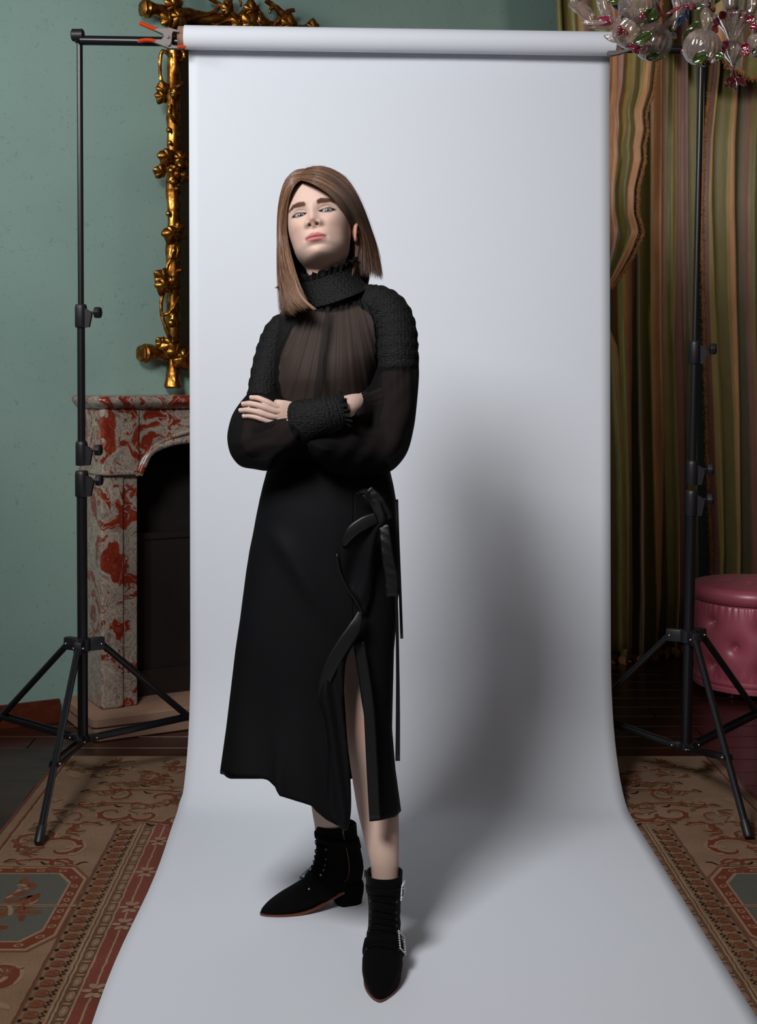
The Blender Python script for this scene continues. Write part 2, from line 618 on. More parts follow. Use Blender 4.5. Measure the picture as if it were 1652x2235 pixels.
for side in (-1, 1):
    rr = random.Random(3)
    # egg-and-leaf band
    yy = 1.5
    while yy < 3.80:
        rblob(side, (0.778, yy), 0.013, 0.013, 'brown', 0, rot=0.4)
        rstroke(side, [(0.790, yy - 0.013), (0.768, yy - 0.016), (0.760, yy - 0.002), (0.766, yy + 0.012), (0.786, yy + 0.013)], 0.0045, 'rust', 1, 10)
        rstroke(side, [(0.783, yy + 0.003), (0.772, yy), (0.768, yy - 0.006)], 0.006, 'rust', 1, 6)
        rstroke(side, [(0.750, yy - 0.018), (0.757, yy - 0.010), (0.746, yy - 0.004), (0.756, yy + 0.006), (0.745, yy + 0.012), (0.752, yy + 0.018)], 0.0032, 'dark', 2, 14, False)
        rblob(side, (0.792, yy + 0.022), 0.005, 0.007, 'dark', 1)
        # bead band
        yy += 0.047
    yy = 1.5
    while yy < 3.80:
        rblob(side, (0.711, yy), 0.0085, 0.022, 'light', 1)
        rblob(side, (0.711, yy), 0.0060, 0.017, 'brown', 2)
        rblob(side, (0.711, yy), 0.0045, 0.014, 'light', 3)
        rblob(side, (0.711, yy + 0.033), 0.010, 0.0045, 'light', 1)
        yy += 0.066
    # rosettes on the terracotta band
    for yy in (1.75, 2.1, 2.45, 2.78, 3.12, 3.22, 3.45, 3.68):
        for k in range(6):
            th = k * math.pi / 3
            rblob(side, (0.665 + 0.016 * math.cos(th), yy + 0.024 * math.sin(th)), 0.013, 0.008, 'light', 1, rot=th)
        rblob(side, (0.665, yy), 0.008, 0.008, 'rust', 2)
    # octagonal cartouches with their frames
    for yc in (3.23, 2.12):
        def octo(hx, hy, cut):
            return [(0.972 + sx * ax, yc + sy * ay) for (sx, sy, ax, ay) in ((1, -1, hx - cut, hy), (1, -1, hx, hy - cut * 1.6), (1, 1, hx, hy - cut * 1.6), (1, 1, hx - cut, hy),
                    (-1, 1, hx - cut, hy), (-1, 1, hx, hy - cut * 1.6), (-1, -1, hx, hy - cut * 1.6), (-1, -1, hx - cut, hy))]
        for (hx, hy, cut, col, lev) in ((0.165, 0.262, 0.05, 'brown', 0), (0.160, 0.255, 0.05, 'light', 1), (0.153, 0.245, 0.048, 'rust', 2), (0.126, 0.212, 0.04, 'light', 3), (0.120, 0.205, 0.04, 'blue', 4)):
            P = octo(hx, hy, cut)
            v = [Vector((RX + side * p[0], p[1], rz(lev))) for p in P]
            RC[col].add(v, [tuple(range(8)) if side > 0 else tuple(range(7, -1, -1))])
        for k in range(26):          # beading in the frame
            th = 2 * math.pi * k / 26
            u = max(abs(math.cos(th)) / 0.139, abs(math.sin(th)) / 0.228, (abs(math.cos(th)) + abs(math.sin(th)) * 0.62) / 0.238)
            rblob(side, (0.972 + math.cos(th) / u, yc + math.sin(th) / u), 0.0085, 0.012, 'light', 3, rot=th)
            rblob(side, (0.972 + math.cos(th) / u, yc + math.sin(th) / u), 0.0045, 0.007, 'rust', 4, rot=th)
        for k in range(34):          # flowers inside
            th = rr.uniform(0, 6.28)
            p = (0.972 + 0.075 * math.cos(th) * rr.uniform(0.2, 1), yc + 0.15 * math.sin(th) * rr.uniform(0.2, 1))
            rot = rr.uniform(0, 3.14)
            rblob(side, p, rr.uniform(0.020, 0.042), rr.uniform(0.008, 0.015), rr.choice(('light', 'brown', 'rust', 'olive', 'brown')), 5 + k % 3, rot=rot)
            rblob(side, (p[0] + 0.006, p[1]), rr.uniform(0.012, 0.024), 0.003, rr.choice(('rust', 'brown')), 8, rot=rot)
        rstroke(side, [(0.80, yc - 0.004), (0.88, yc - 0.004), (1.08, yc + 0.01)], 0.013, 'light', 8, 8, False)
        rstroke(side, [(0.82, yc - 0.004), (0.88, yc - 0.004), (1.02, yc + 0.008)], 0.004, 'rust', 9, 8, False)
    # acanthus scrolls in the field
    for (c, R, a0, tn, w, fl) in (((0.93, 3.62), 0.085, 0.4, 0.85, 0.016, 1), ((0.90, 3.78), 0.055, 2.6, 0.8, 0.012, -1), ((1.02, 3.70), 0.07, 4.2, 0.8, 0.013, 1),
                                  ((0.90, 2.86), 0.070, 5.6, 0.9, 0.016, -1), ((0.92, 2.68), 0.085, 0.6, 0.9, 0.018, 1), ((1.03, 2.78), 0.06, 2.0, 0.8, 0.013, -1),
                                  ((0.90, 2.46), 0.065, 3.6, 0.9, 0.014, 1), ((0.92, 1.78), 0.085, 0.6, 0.9, 0.018, 1), ((0.84, 3.92), 0.060, 3.4, 0.9, 0.012, 1),
                                  ((0.74, 3.90), 0.050, 0.2, 0.9, 0.012, -1), ((0.64, 3.86), 0.050, 2.9, 0.9, 0.012, 1), ((0.72, 4.06), 0.065, 4.6, 0.8, 0.011, -1), ((0.86, 4.08), 0.06, 1.2, 0.8, 0.010, 1)):
        cscroll(side, c, R, a0, tn, w * 1.25, 'rust', fl)
    # smaller scrolls and leaf sprays fill the field
    for k in range(46):
        if k < 24:
            c = (rr.uniform(0.52, 1.06), rr.uniform(3.84, 4.44))
        else:
            c = (rr.uniform(0.85, 1.06), rr.choice((rr.uniform(3.50, 3.86), rr.uniform(2.40, 2.94), rr.uniform(1.5, 1.85))))
        R = rr.uniform(0.026, 0.05)
        cscroll(side, c, R, rr.uniform(0, 6.28), rr.uniform(0.6, 0.95), rr.uniform(0.008, 0.013), rr.choice(('rust', 'rust', 'brown')), rr.choice((-1, 1)))
        th = rr.uniform(0, 6.28)
        for j in range(5):
            a = th + 0.45 * (j - 2)
            p = (c[0] + R * 1.1 * math.cos(th + 2), c[1] + R * 1.1 * math.sin(th + 2))
            q = (p[0] + 0.05 * math.cos(a), p[1] + 0.05 * math.sin(a))
            rstroke(side, [p, ((p[0] + q[0]) / 2 + 0.006 * math.sin(a), (p[1] + q[1]) / 2 + 0.004), q], rr.uniform(0.006, 0.011), rr.choice(('rust', 'brown', 'olive', 'light')), 2, 8)
    # long leafy stems across the far end and small flowers
    for (p, q, w) in (((1.00, 3.98), (0.70, 3.985), 0.012), ((0.98, 4.12), (0.58, 4.10), 0.012), ((0.94, 4.20), (0.66, 4.16), 0.008), ((1.06, 3.52), (0.86, 3.50), 0.014), ((0.83, 3.83), (0.62, 3.80), 0.014)):
        mid = ((p[0] + q[0]) / 2, (p[1] + q[1]) / 2 + 0.03)
        rstroke(side, [p, mid, q], w * 2, 'light', 1, 14)
        rstroke(side, [p, mid, q], w, 'rust', 2, 14)
        for k in range(7):
            u = k / 6
            bx, by = p[0] * (1 - u) + q[0] * u, p[1] * (1 - u) + q[1] * u + 0.06 * u * (1 - u)
            rstroke(side, [(bx, by), (bx - 0.012, by + 0.018 * (-1) ** k), (bx - 0.03, by + 0.020 * (-1) ** k)], 0.008, 'rust' if k % 3 else 'dark', 2, 6)
    for k in range(5):
        rblob(side, (0.60 + 0.01 * k, 4.10 + 0.012 * math.sin(k)), 0.060 - 0.006 * k, 0.05 - 0.006 * k, 'blue' if k % 2 == 0 else 'light', k, lobes=6, amp=0.05)
    for k in range(34):
        p = (rr.uniform(0.84, 1.08), rr.choice((rr.uniform(3.48, 4.45), rr.uniform(2.5, 2.95), rr.uniform(4.2, 4.45))))
        rot = rr.uniform(0, 3.1)
        col = rr.choice(('rust', 'brown', 'olive', 'light', 'olive', 'brown'))
        for j in range(rr.choice((1, 2, 3))):
            rblob(side, (p[0] + 0.02 * j * math.cos(rot + 1), p[1] + 0.02 * j * math.sin(rot + 1)), rr.uniform(0.010, 0.026), rr.uniform(0.004, 0.010), col, 1 + k % 3, rot=rot + j * 0.7)
RCOL = {'rust': srgb(106, 54, 36), 'light': srgb(140, 112, 90), 'dark': srgb(44, 26, 20), 'blue': srgb(86, 84, 76), 'olive': srgb(100, 82, 56), 'brown': srgb(108, 68, 48)}
for k, t in RC.items():
    po = t.build({'rust': 'rust_scrollwork', 'light': 'cream_scrollwork', 'dark': 'dark_outline', 'blue': 'grey_cartouche', 'olive': 'olive_foliage', 'brown': 'brown_motif'}[k],
                 plain('wool_' + k, RCOL[k], 0.95, 0.14, 200, spec=0.1), rug, smooth=False)
    tag(po, kind='stuff')
# ================================================================== paper backdrop, stands, clamps
def mat_paper():
    m, nt, b = new_mat('seamless_paper')
    set_in(b, color=srgb(226, 229, 236), rough=0.85, spec=0.2)
    n = noise_node(nt, 300, 3)
    bump(nt, b, n.outputs['Fac'], 0.03, 0.0015)
    return m


M_PAPER = mat_paper()
M_BLACK = plain('black_powder_coat', srgb(22, 20, 24), 0.32, spec=0.5)
M_BPLAST = plain('black_plastic', srgb(26, 23, 28), 0.45)
M_STEEL = plain('rivet_steel', srgb(190, 190, 190), 0.3, metal=1.0)
M_CARD = plain('brown_cardboard', srgb(142, 110, 92), 0.8, 0.1, 60)

PX0, PX1, PD = -0.541, 0.805, 4.18
bd = empty('paper_backdrop', (0.13, 3.0, 0.0))
tag(bd, 'white seamless paper backdrop hanging from a roll and sweeping onto the floor', 'backdrop')
prof = [(4.166, 2.395), (4.172, 2.36), (4.178, 2.25)] + [(4.18, z) for z in np.linspace(2.1, 0.42, 14)]
for k in range(1, 13):
    a = k / 12 * math.pi / 2
    prof.append((4.18 - 0.30 * (1 - math.cos(a)) ** 1.0, 0.0125 + 0.40 * (1 - math.sin(a))))
prof += [(y, 0.0125) for y in np.linspace(3.80, 1.3, 26)]
rows = []
for i, (yy, zz) in enumerate(prof):
    row = []
    for x in np.linspace(PX0, PX1, 41):
        u = (x - PX0) / (PX1 - PX0)
        dz = 0.0
        dx = 0.0
        if zz < 0.03:                     # slight waves of the sheet on the floor, the left edge lifts a little
            dz = 0.003 * (1 - u) * math.exp(-((yy - 3.45) / 0.25) ** 2) + 0.0006 * math.sin(5 * yy + 3 * x)
            dx = 0.006 * (1 - u) * math.sin(6.0 * yy)
        row.append(Vector((x + dx + 0.006 * min(1, max(0, (2.4 - zz) / 2.4)), yy + (0.003 * math.sin(2.2 * math.pi * u) if zz > 0.4 else 0), zz + dz + max(0, 0.0012 - 0.0006))))
    rows.append(row)
mb = MB()
mb.sheet(rows)
ps = mb.build('paper_sheet', M_PAPER, bd, sharp=None)
ps.modifiers.new('thickness', 'SOLIDIFY').thickness = 0.0006
rl, rr_ = W(403, 81.5, 4.128), W(1341, 96, 4.128)
mb = MB()
mb.tube([rl, rl.lerp(rr_, 0.33), rl.lerp(rr_, 0.66), rr_], 0.0375, 40)
mb.build('paper_roll', M_PAPER, bd)
mb = MB()
ax = (rr_ - rl).normalized()
M3 = rot_to(ax)
mb.lathe([(0.022, 0), (0.0345, 0), (0.0345, 0.02), (0.022, 0.02), (0.022, 0)], rl - ax * 0.0195, M3, 32)
mb.lathe([(0.022, 0), (0.0345, 0), (0.0345, 0.02), (0.022, 0.02), (0.022, 0)], rr_ - ax * 0.0005, M3, 32)
mb.build('cardboard_core', M_CARD, bd)

# crossbar through the roll
cl, cr = W(176, 88, 4.128), W(1530, 109, 4.128)
bar = empty('crossbar', cl)
tag(bar, 'black metal crossbar running through the paper roll', 'crossbar')
mb = MB()
mb.tube([cl, cl.lerp(cr, 0.5)], 0.0150, 20)
mb.build('tube', M_BLACK, bar)
mb = MB()
mb.tube([cl.lerp(cr, 0.5), cr], 0.0132, 20)
mb.build('tube', M_BLACK, bar)


def collar(stand, c, axis, h, r, kx):
    """clamping collar with a wing knob on the viewer's right"""
    t = MB()
    M = rot_to(axis)
    t.lathe([(r * 0.9, -h / 2), (r, -h / 2 + 0.004), (r, h / 2 - 0.012), (r * 0.93, h / 2 - 0.003), (r * 0.8, h / 2)], c, M, 20)
    w = Vector((1, -0.15, 0)).normalized()
    # cheek that carries the bolt
    cheek = [c + w * (r * 0.5) + axis * (h * 0.36), c + w * (r * 1.6) + axis * (h * 0.20), c + w * (r * 1.9) + axis * (h * 0.05), c + w * (r * 1.75) - axis * (h * 0.10),
             c + w * (r * 1.45) - axis * (h * 0.48), c + w * (r * 0.5) - axis * (h * 0.5)]
    d = Vector((0, 1, 0)) * r * 1.1
    t.prism([p - d * 0.5 for p in cheek], d)
    co = t.build('collar', M_BPLAST, stand, sharp=35)
    k = MB()
    kc = c + w * kx + axis * (h * 0.14)
    K = rot_to(w)
    k.lathe([(0.004, -kx + r), (0.004, -0.006), (0.011, -0.005), (0.0175, -0.002), (0.0185, 0.004), (0.0185, 0.012), (0.0150, 0.0165), (0.0, 0.017)], kc, K, 18,
            bump=lambda i, th: 1 + (0.06 * math.cos(6 * th) if i > 2 else 0))
    k.build('knob', M_BPLAST, co, sharp=35)
    return co


def stand(name, label, base, top, secs, collars, hub_z, bot_z, foot_dirs, R, split=0.62):
    """a three-section backdrop stand. secs: (z0, z1, radius); collars: (z, height, radius)"""
    st = empty(name, (base.x, base.y, 0))
    tag(st, label, 'light stand', 'backdrop stands')
    axis = (top - base).normalized()

    def at(z):
        return base + (top - base) * ((z - base.z) / (top.z - base.z))
    for z0, z1, r in secs:
        t = MB()
        t.tube([at(z0), at(z1)], r, 20)
        t.build('pole', M_BLACK, st)
    for z, h, r in collars:
        collar(st, at(z), axis, h, r, r + 0.030)
    # top cap
    t = MB()
    t.lathe([(0.012, -0.018), (0.0165, -0.014), (0.0165, 0.014), (0.013, 0.018)], at(top.z) , rot_to(axis), 18)
    t.lathe([(0.014, -0.02), (0.0195, -0.016), (0.0195, 0.016), (0.014, 0.02)], at(top.z) + Vector((0, -0.03, 0)), rot_to(Vector((1, 0, 0))), 18)
    t.build('top_fitting', M_BPLAST, st, sharp=35)
    # hub and foot bracket
    hub = MB()
    hc = at(hub_z)
    hub.lathe([(0.020, -0.022), (0.026, -0.018), (0.026, 0.018), (0.020, 0.022)], hc, None, 18)
    brk = MB()
    bc = at(bot_z)
    brk.lathe([(0.016, -0.012), (0.022, -0.010), (0.022, 0.008), (0.016, 0.012)], bc, None, 18)
    rv = MB()
    for ang in foot_dirs:
        d = Vector((math.cos(ang), math.sin(ang), 0))
        M = Matrix((d, Vector((-d.y, d.x, 0)), Vector((0, 0, 1)))).transposed()
        hub.box(hc + d * 0.045, (0.052, 0.026, 0.040), M, 0.004)
        brk.box(bc + d * 0.030, (0.040, 0.022, 0.022), M, 0.003)
    hubo = hub.build('tripod_hub', M_BPLAST, st, sharp=35)
    brko = brk.build('foot_bracket', M_BPLAST, st, sharp=35)
    for ang in foot_dirs:
        d = Vector((math.cos(ang), math.sin(ang), 0))
        sd = Vector((-d.y, d.x, 0))
        p0 = hc + d * 0.060
        p1 = Vector((bc.x, bc.y, 0)) + d * R + Vector((0, 0, 0.017))
        t = MB()
        t.tube([p0, p1 + (p0 - p1).normalized() * 0.03], 0.0108, 14)
        lg = t.build('leg', M_BLACK, st)
        t = MB()
        t.tube([p1 + (p0 - p1).normalized() * 0.05, p1 + (p0 - p1).normalized() * 0.006, p1], [0.0135, 0.0135, 0.011], 14)
        t.build('rubber_foot', M_BPLAST, lg)
        j = p0.lerp(p1, split)
        q0 = bc + d * 0.042
        t = MB()
        wv = (j - q0).normalized()
        up = sd.cross(wv)
        M = Matrix((wv, sd, up)).transposed()
        for s in (-1, 1):
            t.box(q0.lerp(j, 0.5) + sd * (0.0125 * s), ((j - q0).length + 0.02, 0.004, 0.017), M, 0.001)
        t.build('brace', M_BLACK, st, sharp=30)
        t = MB()
        for pt in (hc + d * 0.058, q0, j):
            for s in (-1, 1):
                t.sphere(pt + sd * (0.0150 * s), 0.0042, 8, 6)
        rv_ = t.build('rivet', M_STEEL, lg)
        rv_['kind'] = 'stuff'
    return st


def zof(py, d=PD):
    return CH - (py - CY) / F * d


lb = Vector(((181 - CX) / F * PD, PD, 0.14))
lt = Vector(((177 - CX) / F * PD, PD - 0.022, zof(86)))
stand('backdrop_stand', 'black tripod stand in front of the marble fireplace holding the crossbar', lb, lt,
      [(1.50, 2.41, 0.0096), (1.06, 1.51, 0.0125), (0.15, 1.0, 0.0165)],
      [(zof(690), 0.074, 0.0195), (zof(989), 0.078, 0.0195), (zof(1055), 0.083, 0.0215)],
      zof(1407), zof(1612), [math.radians(a) for a in (-91, 29, 149)], 0.545)
rb = Vector(((1497 - CX) / F * PD, PD, 0.12))
rt = Vector(((1527 - CX) / F * PD, PD - 0.022, zof(110)))
stand('backdrop_stand', 'black tripod stand leaning slightly in front of the striped curtains', rb, rt,
      [(1.38, 2.36, 0.0096), (0.98, 1.40, 0.0125), (0.13, 0.95, 0.0165)],
      [(zof(769), 0.074, 0.0195), (zof(1031), 0.078, 0.0195), (zof(1097), 0.083, 0.0205)],
      zof(1388), zof(1628), [math.radians(a) for a in (-84, 33, 151)], 0.50)


# spring clamps
M_ORANGE = plain('orange_vinyl', srgb(206, 66, 24), 0.4)
M_ZINC = plain('dull_zinc', srgb(122, 112, 110), 0.62, metal=0.5)


def clamp(name, label, c, sc, flip, parts):
    cl_ = empty(name, W(c[0], c[1], 4.07))
    tag(cl_, label, 'clamp', 'spring clamps on the backdrop')
    d0 = 4.085

    def P(x, y, dd=0.0):
        return W(c[0] + flip * (x - 367) * sc, c[1] + (y - 81) * sc, d0 + dd)
    th = Vector((0, 0.022, 0))
    # two jaws, each a bent metal plate, crossing at the pivot
    up = [(340, 62), (352, 62), (372, 61), (388, 66), (390, 70), (378, 68), (375, 74), (374, 90), (371, 98), (366, 100), (360, 94), (359, 84), (356, 74), (338, 66)]
    lo = [(336, 86), (352, 86), (358, 80), (360, 72), (366, 70), (372, 74), (372, 88), (376, 98), (390, 101), (389, 105), (370, 105), (352, 98), (336, 92)]
    for poly, dd in ((up, -0.004), (lo, 0.004)):
        t = MB()
        t.prism([P(x, y, dd) for x, y in poly], th)
        t.build('jaw', M_ZINC, cl_, sharp=30)
    for pts, r in (([(304, 49), (312, 53), (326, 59), (341, 65)], 0.0068), ([(300, 91), (316, 88), (328, 88), (339, 90)], 0.0062)):
        t = MB()
        S = smooth_path([tuple(P(x, y, 0.011)) for x, y in pts], 10)
        t.tube([Vector(p) for p in S], [r * (0.6 if i == 0 else 1) for i in range(10)], 12, flat=1.6)
        t.build('handle_grip', M_ORANGE, cl_)
    t = MB()
    t.tube([P(387, 102.5, 0.011), P(395, 102.5, 0.011), P(405, 103, 0.011)], [0.0062, 0.0062, 0.005], 12, flat=1.5)
    t.build('jaw_tip', M_ORANGE, cl_)
    t = MB()
    t.sphere(P(367, 81, -0.006), 0.0045, 10, 8)
    t.build('pivot_rivet', M_STEEL, cl_)
    t = MB()
    H = [P(356 + 1.6 * math.sin(k * 0.9), 74 + k * 0.5, 0.011 + 0.006 * math.cos(k * 0.9)) for k in range(26)]
    t.tube(H, 0.0016, 6)
    t.build('spring', M_STEEL, cl_)
    return cl_


clamp('spring_clamp', 'metal spring clamp with orange grips at the fireplace end of the paper roll', (367, 81), 1.0, 1, None)
# right clamp: only its bare steel jaw shows past the roll's end
rc = empty('spring_clamp', W(1352, 112, 4.06))
tag(rc, 'bare steel spring clamp at the chandelier end of the paper roll', 'clamp', 'spring clamps on the backdrop')
for poly, nm in (([(1327, 111), (1345, 110), (1366, 107), (1380, 100), (1404, 96), (1404, 102), (1380, 108), (1366, 113), (1345, 119), (1332, 121), (1326, 118)], 'jaw'),
                 ([(1352, 92), (1372, 97), (1404, 112), (1404, 118), (1370, 106), (1350, 96)], 'jaw')):
    t = MB()
    t.prism([W(x, y, 4.065 + (0.006 if poly[0][0] > 1340 else 0)) for x, y in poly], Vector((0, 0.02, 0)))
    t.build(nm, M_ZINC, rc, sharp=30)
# ================================================================== fireplace and mirror
def mat_marble():
    m, nt, b = new_mat('red_breccia_marble')
    set_in(b, rough=0.22, spec=0.5, coat=0.15, coat_rough=0.1)
    tc = node(nt, 'ShaderNodeTexCoord')
    n0 = node(nt, 'ShaderNodeTexNoise')
    n0.inputs['Scale'].default_value = 5.5
    n0.inputs['Detail'].default_value = 3
    nt.links.new(tc.outputs['Object'], n0.inputs['Vector'])
    mix = node(nt, 'ShaderNodeMixRGB', blend_type='LINEAR_LIGHT')
    mix.inputs['Fac'].default_value = 0.16
    nt.links.new(tc.outputs['Object'], mix.inputs['Color1'])
    nt.links.new(n0.outputs['Color'], mix.inputs['Color2'])
    n1 = node(nt, 'ShaderNodeTexNoise')
    n1.inputs['Scale'].default_value = 6.5
    n1.inputs['Detail'].default_value = 7
    n1.inputs['Roughness'].default_value = 0.6
    n1.inputs['Distortion'].default_value = 1.6
    nt.links.new(mix.outputs['Color'], n1.inputs['Vector'])
    n2 = node(nt, 'ShaderNodeTexNoise')
    n2.inputs['Scale'].default_value = 26.0
    n2.inputs['Detail'].default_value = 6
    n2.inputs['Distortion'].default_value = 2.2
    nt.links.new(mix.outputs['Color'], n2.inputs['Vector'])
    grey = ramp(nt, n2.outputs['Fac'], [(0.30, srgb(100, 88, 82)), (0.46, srgb(140, 124, 112)), (0.56, srgb(166, 152, 138)), (0.64, srgb(124, 106, 94)), (0.78, srgb(150, 112, 84))])
    red = ramp(nt, n2.outputs['Fac'], [(0.3, srgb(104, 30, 18)), (0.6, srgb(132, 46, 28)), (0.8, srgb(160, 92, 66))])
    sel = ramp(nt, n1.outputs['Fac'], [(0.515, (0, 0, 0, 1)), (0.54, (1, 1, 1, 1))])
    mx = node(nt, 'ShaderNodeMixRGB')
    nt.links.new(sel.outputs['Color'], mx.inputs['Fac'])
    nt.links.new(grey.outputs['Color'], mx.inputs['Color1'])
    nt.links.new(red.outputs['Color'], mx.inputs['Color2'])
    # fine pale veins
    v = node(nt, 'ShaderNodeTexVoronoi', feature='DISTANCE_TO_EDGE')
    v.inputs['Scale'].default_value = 7
    nt.links.new(mix.outputs['Color'], v.inputs['Vector'])
    vr = ramp(nt, v.outputs['Distance'], [(0.004, (1, 1, 1, 1)), (0.014, (0, 0, 0, 1))])
    mv = node(nt, 'ShaderNodeMixRGB')
    ml = node(nt, 'ShaderNodeMath', operation='MULTIPLY')
    ml.inputs[1].default_value = 0.5
    nt.links.new(vr.outputs['Color'], ml.inputs[0])
    nt.links.new(ml.outputs[0], mv.inputs['Fac'])
    nt.links.new(mx.outputs['Color'], mv.inputs['Color1'])
    mv.inputs['Color2'].default_value = srgb(200, 176, 150)
    nt.links.new(mv.outputs['Color'], b.inputs['Base Color'])
    return m


M_MARBLE = mat_marble()
M_STONE = plain('pinkish_limestone', srgb(150, 116, 96), 0.7, 0.06, 12, 0.15)
M_SOOT = plain('sooty_firebox', srgb(26, 17, 14), 0.85, 0.3, 9, 0.3)
M_IRON = plain('dark_iron_panel', srgb(30, 20, 16), 0.55, 0.25, 6)

BP = 0.27                                   # pilaster front plane
aL, _ = wall_at(222, 1200, BP)              # outer corner of the pilaster
aI, _ = wall_at(303, 1200, BP)              # inner corner (edge of the opening)
OPW = 0.86                                  # opening width
aI2 = aI + OPW
aR = aI2 + (aI - aL)
HZ = 0.088                                  # hearth top
fp = empty('fireplace', WP((aL + aR) / 2, 0.15, 0))
tag(fp, 'red and grey mottled marble fireplace with an arched opening', 'fireplace')


def wprism(mb, poly_az, b0, b1):
    mb.prism([WP(a, b0, z) for a, z in poly_az], WN * (b1 - b0))
    return mb


# hearth: lower block and projecting upper slab with rounded corner
def rounded_slab(a0, a1, b0, b1, z0, z1, r, bev=0.006):
    pts = []
    for (ca, cb, s) in ((a0 + r, b1 - r, 180), (a1 - r, b1 - r, 90)):
        for k in range(7):
            th = math.radians(s - k * 15)
            pts.append((ca + r * math.cos(th), cb + r * math.sin(th)))
    pts = pts + [(a1, b0), (a0, b0)]

    def ring(inset, z):
        c = ((a0 + a1) / 2, b0)
        out = []
        for (a, bb) in pts:
            out.append(WP(a + (inset if a < c[0] else -inset), bb - (inset if bb > b0 + 1e-6 else 0), z))
        return out
    return [ring(bev, z0), ring(0, z0 + bev), ring(0, z1 - bev), ring(bev, z1)]


a_h0, _ = wall_at(205, 1600, 0.37)
t = MB()
t.loft(rounded_slab(a_h0 + 0.004, aR + 0.1, 0.002, 0.366, 0.0005, 0.048, 0.02, 0.003))
t.build('hearth_base', M_STONE, fp, sharp=40)
t = MB()
t.loft(rounded_slab(a_h0 - 0.006, aR + 0.11, 0.002, 0.374, 0.049, HZ, 0.025, 0.006))
t.build('hearth_slab', M_STONE, fp, sharp=40)

# jambs: pilaster blocks with a raised strip towards the opening
for side in (0, 1):
    def mir(a):
        return a if side == 0 else aL + aR - a
    w = aI - aL
    t = MB()
    for (x0, x1, b1, bev) in ((0.0, w * 0.60, BP, 0.006), (w * 0.58, w, BP - 0.012, 0.004)):
        q0, q1 = sorted((mir(aL + x0), mir(aL + x1)))
        t.loft(rounded_slab(q0, q1, 0.002, b1, HZ + 0.0005, 0.955, 0.008, bev))
    t.build('pilaster', M_MARBLE, fp, sharp=35)
    t = MB()          # corner block above the jamb
    q0, q1 = sorted((mir(aL - 0.004), mir(aI + 0.002)))
    t.loft(rounded_slab(q0, q1, 0.002, BP + 0.012, 0.955, 1.2, 0.012, 0.006))
    t.loft(rounded_slab(q0 - 0.003, q1 + 0.003, 0.002, BP + 0.017, 0.953, 0.972, 0.012, 0.005))
    t.build('capital_block', M_MARBLE, fp, sharp=35)

# frieze with the arched cut-out and its raised roll moulding
arch = []
mid = (aI + aI2) / 2
for k in range(25):
    u = k / 24
    a = aI + OPW * u
    x = abs(u - 0.5) * 2
    z = 0.945 + 0.128 * (1 - max(0, (x - 0.45) / 0.55) ** 2.6) ** 0.5 if x > 0.45 else 1.073 + 0.006 * (0.45 - x)
    arch.append((a, z))
t = MB()
nA = len(arch)
for k in range(nA - 1):
    (a0, z0), (a1, z1) = arch[k], arch[k + 1]
    wprism(t, [(a0, z0), (a1, z1), (a1, 1.2), (a0, 1.2)], 0.03, BP + 0.002)
t.build('frieze', M_MARBLE, fp, smooth=False)
t = MB()
S = smooth_path([tuple(WP(a, BP + 0.004, z + 0.006)) for a, z in arch], 50)
t.tube([Vector(p) for p in S], 0.014, 12)
S = smooth_path([tuple(WP(aI - 0.012 + (OPW + 0.024) * u, BP + 0.006, 0.95 + 0.172 * (1 - abs(2 * u - 1) ** 3.4) ** 0.6)) for u in np.linspace(0, 1, 25)], 60)
t.tube([Vector(p) for p in S], 0.008, 10)
t.build('arch_moulding', M_MARBLE, fp)
# mantel shelf with a bullnose profile
t = MB()
rings = []
for (ins, z) in ((0.030, 1.200), (0.020, 1.206), (0.012, 1.212), (0.004, 1.220), (0.0, 1.230), (0.002, 1.240), (0.010, 1.247), (0.022, 1.2495)):
    rg = rounded_slab(aL - 0.035, aR + 0.035, 0.002, 0.315, z, z + 0.02, 0.05, 0.0)[0]
    c = WP((aL + aR) / 2, 0.0, z)
    out = []
    for p in rg:
        q = p - c
        da, db = q.dot(WU), q.dot(WN)
        out.append(c + WU * (da - math.copysign(ins, da)) + WN * max(0.002, db - (ins if db > 0.01 else 0)))
    rings.append(out)
t.loft(rings)
t.build('mantel_shelf', M_MARBLE, fp, sharp=50)
# firebox
t = MB()
wprism(t, [(aI - 0.01, HZ), (aI2 + 0.01, HZ), (aI2 + 0.01, 1.1), (aI - 0.01, 1.1)], 0.003, 0.02)
t.build('firebox_back', M_SOOT, fp, smooth=False)
t = MB()
wprism(t, [(aI, HZ), (aI2, HZ), (aI2, 0.70), (aI, 0.70)], 0.10, 0.112)
wprism(t, [(aI, HZ), (aI2, HZ), (aI2, HZ + 0.10), (aI, HZ + 0.10)], 0.112, 0.135)
wprism(t, [(aI, 0.69), (aI2, 0.69), (aI2, 0.715), (aI, 0.715)], 0.100, 0.120)
t.build('fire_screen', M_IRON, fp, smooth=False)


# ------------------------------------------------------------------ gilded mirror
def mat_gold():
    m, nt, b = new_mat('aged_gilding')
    set_in(b, metal=1.0, rough=0.30)
    n = noise_node(nt, 38, 5, 0.6)
    r = ramp(nt, n.outputs['Fac'], [(0.30, srgb(92, 44, 20)), (0.45, srgb(136, 84, 34)), (0.60, srgb(184, 134, 62)), (0.8, srgb(214, 170, 96))])
    nt.links.new(r.outputs['Color'], b.inputs['Base Color'])
    rr = ramp(nt, n.outputs['Fac'], [(0.3, (0.55, 0.55, 0.55, 1)), (0.65, (0.26, 0.26, 0.26, 1))])
    nt.links.new(rr.outputs['Color'], b.inputs['Roughness'])
    bump(nt, b, n.outputs['Fac'], 0.25, 0.004)
    return m


